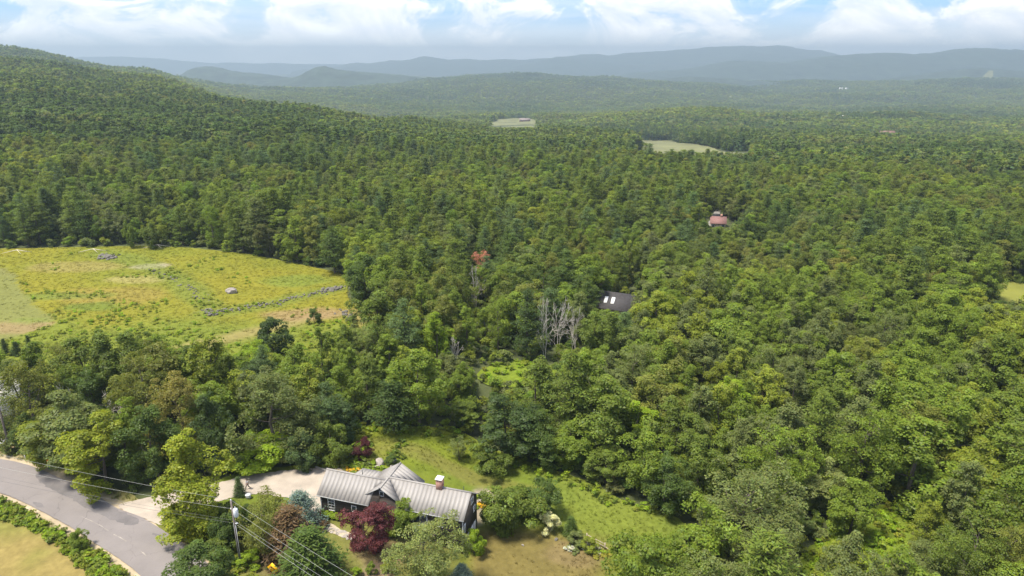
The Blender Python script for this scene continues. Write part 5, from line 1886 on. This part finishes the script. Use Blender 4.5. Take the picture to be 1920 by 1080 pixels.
def build_person():
    loc = at(465, 917)
    t = thing('person', 'person in grey top and dark trousers walking on the gravel drive', 'person', loc, math.radians(150))
    skin = mat('skin', (.42, .26, .19), .6, .05)
    grey, dark, hair = mat('grey_cloth', (.30, .29, .31), .9, .1), mat('dark_cloth', (.04, .04, .05), .9, .1), mat('dark_hair', (.03, .022, .018), .8, .1)
    V = [(0, 0, .93), (0, .01, 1.12), (0, .02, 1.38), (0, .03, 1.50), (0, .045, 1.60), (0, .04, 1.70),
         (.19, .02, 1.40), (.25, -.12, 1.16), (.22, .06, .95), (.22, .10, .86),
         (-.19, .02, 1.40), (-.25, .16, 1.16), (-.22, .34, 1.00), (-.22, .40, .93),
         (.10, 0, .88), (.11, .22, .50), (.11, .26, .08), (.11, .40, .04),
         (-.10, 0, .88), (-.11, -.06, .48), (-.11, -.36, .14), (-.11, -.26, .03)]
    E = [(0, 1), (1, 2), (2, 3), (3, 4), (4, 5), (2, 6), (6, 7), (7, 8), (8, 9), (2, 10), (10, 11), (11, 12), (12, 13), (0, 14), (14, 15), (15, 16), (16, 17), (0, 18), (18, 19), (19, 20), (20, 21)]
    Rr = [.13, .13, .14, .055, .085, .09, .06, .045, .035, .035, .06, .045, .035, .035, .085, .062, .04, .035, .085, .062, .04, .035]
    body = skinned('body', V, E, Rr, skin, t)
    hands = MB()
    for (x, y, z) in ((.22, .10, .84), (-.22, .42, .91)):
        for k, ln in enumerate((.07, .085, .08, .06)):
            hands.tube([(x, y - .03 + k * .02, z), (x, y - .03 + k * .02 + .01, z - ln * .6), (x, y - .02 + k * .02 + .02, z - ln)], [.011, .010, .007], 5)
        hands.tube([(x, y + .03, z + .02), (x, y + .06, z - .02), (x, y + .065, z - .05)], [.012, .011, .008], 5)
    hands.build('fingers', skin, body)
    skinned('top', [(0, 0, .92), (0, .01, 1.12), (0, .02, 1.38), (0, .03, 1.48), (.19, .02, 1.40), (.235, -.08, 1.22), (-.19, .02, 1.40), (-.235, .11, 1.22)],
            [(0, 1), (1, 2), (2, 3), (2, 4), (4, 5), (2, 6), (6, 7)], [.155, .15, .165, .07, .08, .065, .08, .065], grey, t)
    skinned('trousers', [(0, 0, .95), (.10, 0, .88), (.11, .22, .50), (.11, .26, .12), (-.10, 0, .88), (-.11, -.06, .48), (-.11, -.34, .17)],
            [(0, 1), (1, 2), (2, 3), (0, 4), (4, 5), (5, 6)], [.14, .105, .08, .06, .105, .08, .06], dark, t)
    skinned('hair', [(0, .03, 1.66), (0, .03, 1.74), (0, -.02, 1.68)], [(0, 1), (0, 2)], [.10, .085, .08], hair, t)
    for s in (-1, 1):
        MB().box((.11 * s, .33 if s > 0 else -.30, .04), (.10, .27, .08), taper=.8).build('shoe', dark, t)
        MB().tube([(.035 * s, .125, 1.64), (.035 * s, .135, 1.64)], .012, 6).build('eye', dark, body)
    MB().prism([(-.015, .13, 1.60), (.015, .13, 1.60), (0, .13, 1.645)], (0, .025, 0)).build('nose', skin, body)


build_person()


# ------------------------------------------------------------------ poles and wires
M_POLE = mat('pole_wood', (.15, .125, .11), .9, .3, 3, .01)
M_CAN = mat('transformer_grey', (.62, .64, .67), .45, .06)
M_WIRE = mat('bare_wire', (.34, .34, .32), .4, .05, metallic=.3)
M_CABLE = mat('black_cable', (.10, .10, .10), .6, .05)
P1 = at(452, 1062)
pole = thing('utility_pole', 'wooden utility pole with grey transformer by the roadside', 'utility pole', P1, group='utility poles')
PT = CAM_H + P1.y * slope_y(938) - P1.z
MB().tube([(0, 0, -1), (0, 0, PT * .5), (0, 0, PT)], [.165, .145, .115], 10).build('shaft', M_POLE, pole, True)
tr = MB().tube([(.42, -.1, PT - 2.3), (.42, -.1, PT - 2.25), (.42, -.1, PT - 1.25), (.42, -.1, PT - 1.12)], [.24, .29, .29, .16], 14).build('transformer', M_CAN, pole, True)
MB().tube([(.42, -.1, PT - 1.2), (.42, -.1, PT - .85)], [.06, .035], 8).build('bushing', M_CAN, tr)
MB().box((.2, -.05, PT - 1.5), (.3, .08, .08)).box((.2, -.05, PT - 2.0), (.3, .08, .08)).build('bracket', M_CAN, tr)
for z in (PT + .12, PT - 1.15):
    MB().tube([(0 if z > PT else -.16, 0, z - .22), (0 if z > PT else -.16, 0, z + .02)], [.07, .055], 8).build('insulator', M_CAN, pole)
MB().tube([(.17, -.12, .1), (.17, -.12, PT - 3.6)], .045, 6).build('conduit', mat('conduit_grey', (.34, .34, .34), .6, .1), pole)
MB().tube([(-.02, -.18, .1), (-.02, -.18, PT - 3.2)], .028, 6).build('ground_wire', M_WIRE, pole)
MB().tube([(.18, -.1, PT - 3.3), (.50, -.1, PT - 3.3)], .06, 8).build('splice_case', M_CAN, pole)
P2 = at(21, 850)
pole2 = thing('utility_pole', 'weathered bare wooden pole at the road bend by the white house', 'utility pole', P2, group='utility poles')
h2 = 11.0
MB().tube([(0, 0, -1), (0, 0, h2 * .5), (0, 0, h2)], [.2, .17, .14], 10).build('shaft', M_POLE, pole2, True)
MB().box((.0, -.2, 1.6), (.16, .05, .22)).build('tag_plate', mat('marker_orange', (.55, .18, .04)), pole2)


def wire(name, a, b, sag, rad, mt, label):
    pts = []
    for k in range(29):
        t = k / 28
        p = a.lerp(b, t)
        p.z -= sag * 4 * t * (1 - t)
        pts.append(tuple(p - a))
    o = MB().tube(pts, rad, 5).build(name, mt, None, True)
    o.location = a
    return tag(o, label, 'wire', 'overhead wires')


top = P1 + Vector((0, 0, PT))
left = lambda px, py, z: at_z(px, py, z)
for nm, za, lx, ly, rx, ry, zl, zr_, rad, mt, lab in (
        ('power_wire', PT + .10, -40, 843, 900, 1222, 10.8, 10.6, .013, M_WIRE, 'topmost pale wire running over the pole top'),
        ('power_wire', PT - 1.2, -40, 868, 900, 1255, 9.7, 9.3, .013, M_WIRE, 'second pale wire, hung at the transformer'),
        ('telephone_cable', PT - 3.3, -40, 893, 900, 1285, 7.6, 7.2, .015, M_CABLE, 'dark lower cable passing the pole under the transformer'),
        ('telephone_cable', PT - 2.9, -40, 885, 900, 1262, 8.0, 7.6, .011, M_CABLE, 'thin dark cable just above the lower cable')):
    at0 = P1 + Vector((.0, -.05, za))
    wire(nm, left(lx, ly, zl), at0, .35, rad, mt, lab + ', road bend side')
    wire(nm, at0, left(rx, ry, zr_), .30, rad, M_WIRE, lab.replace('dark ', '') + ', lower frame edge side')

# ------------------------------------------------------------------ signs
M_GREEN = mat('sign_green', (.015, .16, .075), .5, .05)
M_YELLOW = mat('sign_yellow', (.80, .42, .01), .5, .04)
M_BLACK = mat('sign_black', (.015, .015, .015), .6, .02)
M_ORANGE = mat('sign_orange', (.80, .22, .015), .6, .05)
sg = thing('roadside_sign', 'green and white sign board on white posts at the drive entrance', 'sign', at(316, 975), math.radians(-8))
MB().tube([(-.52, 0, -.2), (-.52, 0, 1.5)], .05, 6).build('post', M_WHITE, sg)
MB().tube([(.52, 0, -.2), (.52, 0, 1.5)], .05, 6).build('post', M_WHITE, sg)
bd = MB().box((0, -.05, .98), (.94, .04, .85)).build('board', M_GREEN, sg)
MB().box((0, -.08, 1.15), (.5, .012, .07)).box((.05, -.08, .95), (.36, .012, .05)).box((0, -.08, .78), (.55, .012, .05)).build('lettering', M_WHITE, bd)
yp = at(515, 1087)
ys = thing('road_sign', 'yellow diamond road sign with black curved arrow under the wires', 'sign', yp, math.radians(-18))
MB().box((0, .04, 1.0), (.07, .05, 2.4)).build('post', M_CAN, ys)
s = .86
f = MB().prism([(0, 0, 1.75 - s), (s, 0, 1.75), (0, 0, 1.75 + s), (-s, 0, 1.75)], (0, -.03, 0)).build('board', M_YELLOW, ys)
MB().tube([(.16, -.045, 1.42), (.16, -.045, 1.70), (.06, -.045, 1.86), (-.12, -.045, 1.90)], .05, 4).prism([(-.1, -.05, 1.74), (-.1, -.05, 2.06), (-.34, -.05, 1.90)], (0, .02, 0)).build('arrow', M_BLACK, f)
op = at(94, 879)
og = thing('marker_sign', 'orange marker sign with green base at the shaded road edge', 'sign', op, math.radians(20))
MB().tube([(0, 0, -.1), (0, 0, 1.1)], .045, 6).build('post', M_GREEN, og)
MB().box((-.02, 0, 1.35), (.42, .04, .62)).build('board', M_ORANGE, og)
MB().prism([(.2, 0, 1.42), (1.15, -.1, 1.50), (1.2, -.1, 1.62), (.2, 0, 1.58)], (0, .03, 0)).build('flag', M_ORANGE, og)
MB().box((0, 0, .35), (.4, .3, .55), taper=.7).build('base', M_GREEN, og)
ms = thing('marker_post', 'thin white post at the shaded road edge', 'post', at(48, 862))
MB().tube([(0, 0, -.1), (0, 0, 1.3)], .05, 6).build('shaft', M_WHITE, ms)
MB().box((0, -.05, 1.2), (.12, .02, .2)).build('reflector', M_TRIM, ms)

# ------------------------------------------------------------------ rail fence
fa = [at(1100, 1012), at(1134, 1030), at(1152, 1042), at(1180, 1060)]
fr = thing('rail_fence', 'weathered post and rail fence at the side of the lawn', 'fence', fa[0])
M_RAIL = mat('rail_wood', (.30, .25, .19), .95, .25, 3)
for p in fa + [fa[3].lerp(fa[3] + (fa[3] - fa[2]), 1.0)]:
    q = p - fa[0]
    q.z = float(height(p.x, p.y)) - fa[0].z
    MB().box((q.x, q.y, q.z + .45), (.16, .16, 1.3)).build('post', M_RAIL, fr)
pts = [p - fa[0] for p in fa]
for i, (a, b) in enumerate(zip(pts[:-1], pts[1:])):
    for z in (.45, .88):
        if i == 1 and z > .6:
            continue
        MB().tube([a + Vector((0, 0, z)), b + Vector((0, 0, z - .02))], .06, 6).build('rail', M_RAIL, fr)

# pale branches lying in the meadow
for (px, py, sc, lab) in ((296, 464, 1.0, 'pale fallen branches below the round tree at the far meadow edge'), (33, 474, 1.0, 'arched pale fallen branch on the mown side of the meadow'), (176, 472, 1.0, 'pale arched branch near the grey rock pile')):
    p = at(px, py)
    mb = MB()
    mb.tube([(-4.5, -1, .05), (-2, -.4, .6), (0, 0, 1.0), (2.2, .3, .5), (4.2, .9, .05)], [.05, .09, .12, .09, .04], 5).tube([(0, 0, 1.0), (1.4, -1.0, .4), (2.4, -1.8, .0)], [.09, .06, .03], 5)
    o = mb.build('fallen_branch', mat('bleached_wood', (.52, .47, .38), .9, .15))
    o.location = p
    tag(o, lab, 'branch')


# ------------------------------------------------------------------ other houses
def cottage(name, label, p, rz, L, W, he, hr, wall, roofm, group=None, wins=(), dz=-1.5, skylights=0, cat='house', chim=False):
    t = thing(name, label, cat, p, rz, group)
    MB().prism([(-L / 2, -W / 2, dz), (-L / 2, W / 2, dz), (-L / 2, W / 2, he), (-L / 2, 0, hr), (-L / 2, -W / 2, he)], (L, 0, 0)).build('wall', wall, t)
    mb = MB()
    o = .4
    k = (hr - he) / (W / 2)
    for s in (-1, 1):
        mb.prism([(-L / 2 - o, 0, hr + .06), (-L / 2 - o, s * (W / 2 + o), he - k * o + .06), (-L / 2 - o, s * (W / 2 + o), he - k * o + .22), (-L / 2 - o, 0, hr + .24)], (L + 2 * o, 0, 0))
    rf = mb.build('roof', roofm, t)
    for i in range(skylights):
        x = -L * .32 + i * 2.0
        a, b = .35, .75
        MB().prism([(x, -W / 2 * a, hr - (hr - he) * a + .24), (x + .95, -W / 2 * a, hr - (hr - he) * a + .24), (x + .95, -W / 2 * b, hr - (hr - he) * b + .24), (x, -W / 2 * b, hr - (hr - he) * b + .24)], (0, -.03, .10)).build('skylight', M_WHITE, rf)
    for (x, z, w, h) in wins:
        o2 = MB().box((x, -W / 2 - .02, z), (w, .08, h)).build('window', M_WHITE, t)
        MB().box((x, -W / 2 - .075, z), (w - .2, .04, h - .2)).build('pane', M_GLASS, o2)
    if chim:
        MB().box((L * .2, .1, hr + .4), (.8, .8, 1.4)).build('chimney', M_BRICK, t)
    return t


M_DKROOF = mat('dark_shingle', (.050, .046, .048), .9, .2, 2)
M_RED = mat('faded_red_roof', (.19, .10, .09), .8, .15)
M_TAN = mat('tan_wall', (.45, .36, .27), .9, .1)
M_GREYROOF = mat('grey_roof', (.35, .34, .34), .8, .1)
p = at(1160, 585)
cottage('woodland_house', 'dark roofed house with two bright skylights among the trees', p + Vector((0, 4, -1.9)), math.radians(-24), 9.5, 7.5, 2.6, 6.0, M_TAN, M_DKROOF, 'houses in the woods', ((-2, 1.3, 1.2, 1.2), (2.5, 1.3, 1.2, 1.2)), skylights=2)
p = at(1352, 428)
cottage('red_house', 'faded red roofed house beside the lane in the valley woods', p + Vector((0, 5, -1)), math.radians(-14), 6, 5.5, 2.6, 4.8, M_TAN, M_RED, 'houses in the woods', ((-2, 1.5, 1.2, 1.2), (2, 1.5, 1.2, 1.2)), chim=True)
p = at(984, 228)
cottage('clearing_house', 'long brown house at the top of the far pale clearing', p, math.radians(-4), 24, 9, 4, 7.5, mat('brown_wall', (.20, .10, .075)), mat('brown_roof', (.20, .16, .145), .8, .1), 'distant houses', ((-7, 2, 2, 1.8), (0, 2, 2, 1.8), (7, 2, 2, 1.8)))
FAR_H = [(1580, 228, 0.5, 11, 'single white house on the wooded valley side', M_WHITE), (1577, 170, -.2, 20, 'bright white barn in the distant woods, left of a pair', M_WHITE), (1587, 170, .1, 17, 'second bright white barn beside the first in the distant woods', M_WHITE),
         (1418, 174, .3, 14, 'tiny white house in the woods beyond the valley hill', M_WHITE), (1370, 185, .2, 9, 'tiny pale house below the long wooded hill', M_WHITE),
         (1660, 267, 0, 20, 'long low reddish building among valley trees', mat('reddish_wall', (.16, .085, .065)))]
FAR_H[1] = (*FAR_H[1][:4], 'bright white barn in the distant woods, paired with another', M_WHITE)
for px, py, rz, L, lab, wl in FAR_H:
    p = at(px, py)
    lift = 9 if p.y > 900 else 4
    cottage('far_house', lab, p + Vector((0, 0, lift)), rz, L, L * .45, L * .18, L * .34, wl, M_WHITE if wl is M_WHITE else mat('rust_roof', (.17, .10, .08)), 'distant houses', ((-L * .2, L * .1, L * .08, L * .08), (L * .2, L * .1, L * .08, L * .08)), dz=-lift - 4)
p = at(-46, 800)
cottage('white_house', 'white house corner showing behind the pole at the road bend', p + Vector((1.0, 5, 0)), math.radians(-20), 9, 7.5, 5.0, 7.8, M_WHITE, M_GREYROOF, 'houses in the woods', ((-2.5, 1.7, 1.0, 1.4), (2.5, 1.7, 1.0, 1.4)))

# parked car at the frame edge
cp = at(-14, 838)
car = thing('parked_car', 'silver parked car half out of frame behind the roadside pole', 'car', cp, math.radians(8))
M_SILVER = mat('silver_paint', (.52, .52, .53), .3, .03, metallic=.5)
MB().prism([(-2.2, -.85, .35), (2.2, -.85, .35), (2.25, -.85, .85), (1.3, -.85, .98), (-1.9, -.85, 1.02), (-2.25, -.85, .85)], (0, 1.7, 0)).build('body', M_SILVER, car)
cb = MB().prism([(-1.9, -.74, 1.0), (1.15, -.74, .98), (.45, -.70, 1.48), (-1.35, -.70, 1.52)], (0, 1.46, 0)).build('cabin', M_SILVER, car)
for s in (-1, 1):
    MB().prism([(-1.62, .78 * s - .02, 1.06), (.85, .78 * s - .02, 1.06), (.38, .74 * s - .02, 1.42), (-1.25, .74 * s - .02, 1.44)], (0, .04, 0)).build('window', M_GLASS, car)
    for x in (-1.4, 1.4):
        w = MB().tube([(x, .72 * s, .33), (x, .88 * s, .33)], .33, 14).build('wheel', M_BLACK, car)
        MB().tube([(x, .875 * s, .33), (x, .90 * s, .33)], .19, 10).build('rim', M_CAN, w)
    MB().box((2.2, .6 * s, .72), (.1, .35, .16)).build('headlight', M_WHITE, car)
    MB().box((-2.2, .62 * s, .78), (.1, .25, .16)).build('tail_light', mat('tail_red', (.35, .02, .02), .4), car)

# ski slope cut on the cleared hill
from mathutils.bvhtree import BVHTree
_h = bpy.data.objects['cleared_hill'].data
_bvh = BVHTree.FromPolygons([v.co for v in _h.vertices], [tuple(q.vertices) for q in _h.polygons])


def on_hill(px, py):
    vx, vy = (px - 960) / FOC, (540 - py) / FOC
    d = Vector((vx, CP + vy * SP, -SP + vy * CP)).normalized()
    hit = _bvh.ray_cast(Vector((0, 0, CAM_H)), d)[0]
    return hit


cut = [(1830, 156), (1838, 148), (1845, 141), (1853, 134), (1861, 134), (1860, 144), (1856, 156), (1843, 157)]
pts = [on_hill(*q) for q in cut]
if all(q is not None for q in pts):
    cen = sum(pts, Vector()) / len(pts)
    v = [tuple(q + Vector((0, -6, 5))) for q in pts] + [tuple(cen + Vector((0, -6, 5)))]
    n = len(pts)
    struct(MB().add(v, [[k, (k + 1) % n, n] for k in range(n)]).build('ski_slope', M_SAND))

# ------------------------------------------------------------------ haze
hz = MB().box((0, 250, 4), (27400, 27100, 508))
haze = hz.build('haze', None)
haze['kind'] = 'stuff'
hm_ = bpy.data.materials.new('haze_air')
hm_.use_nodes = True
nt = hm_.node_tree
nt.nodes.clear()
ho = N(nt, 'ShaderNodeOutputMaterial')
pv = N(nt, 'ShaderNodeVolumePrincipled', i_Density=HAZE_DENSITY, i_Anisotropy=0.25)
pv.inputs['Color'].default_value = (0.43, 0.545, 0.635, 1)
nt.links.new(pv.outputs[0], ho.inputs['Volume'])
haze.data.materials.append(hm_)
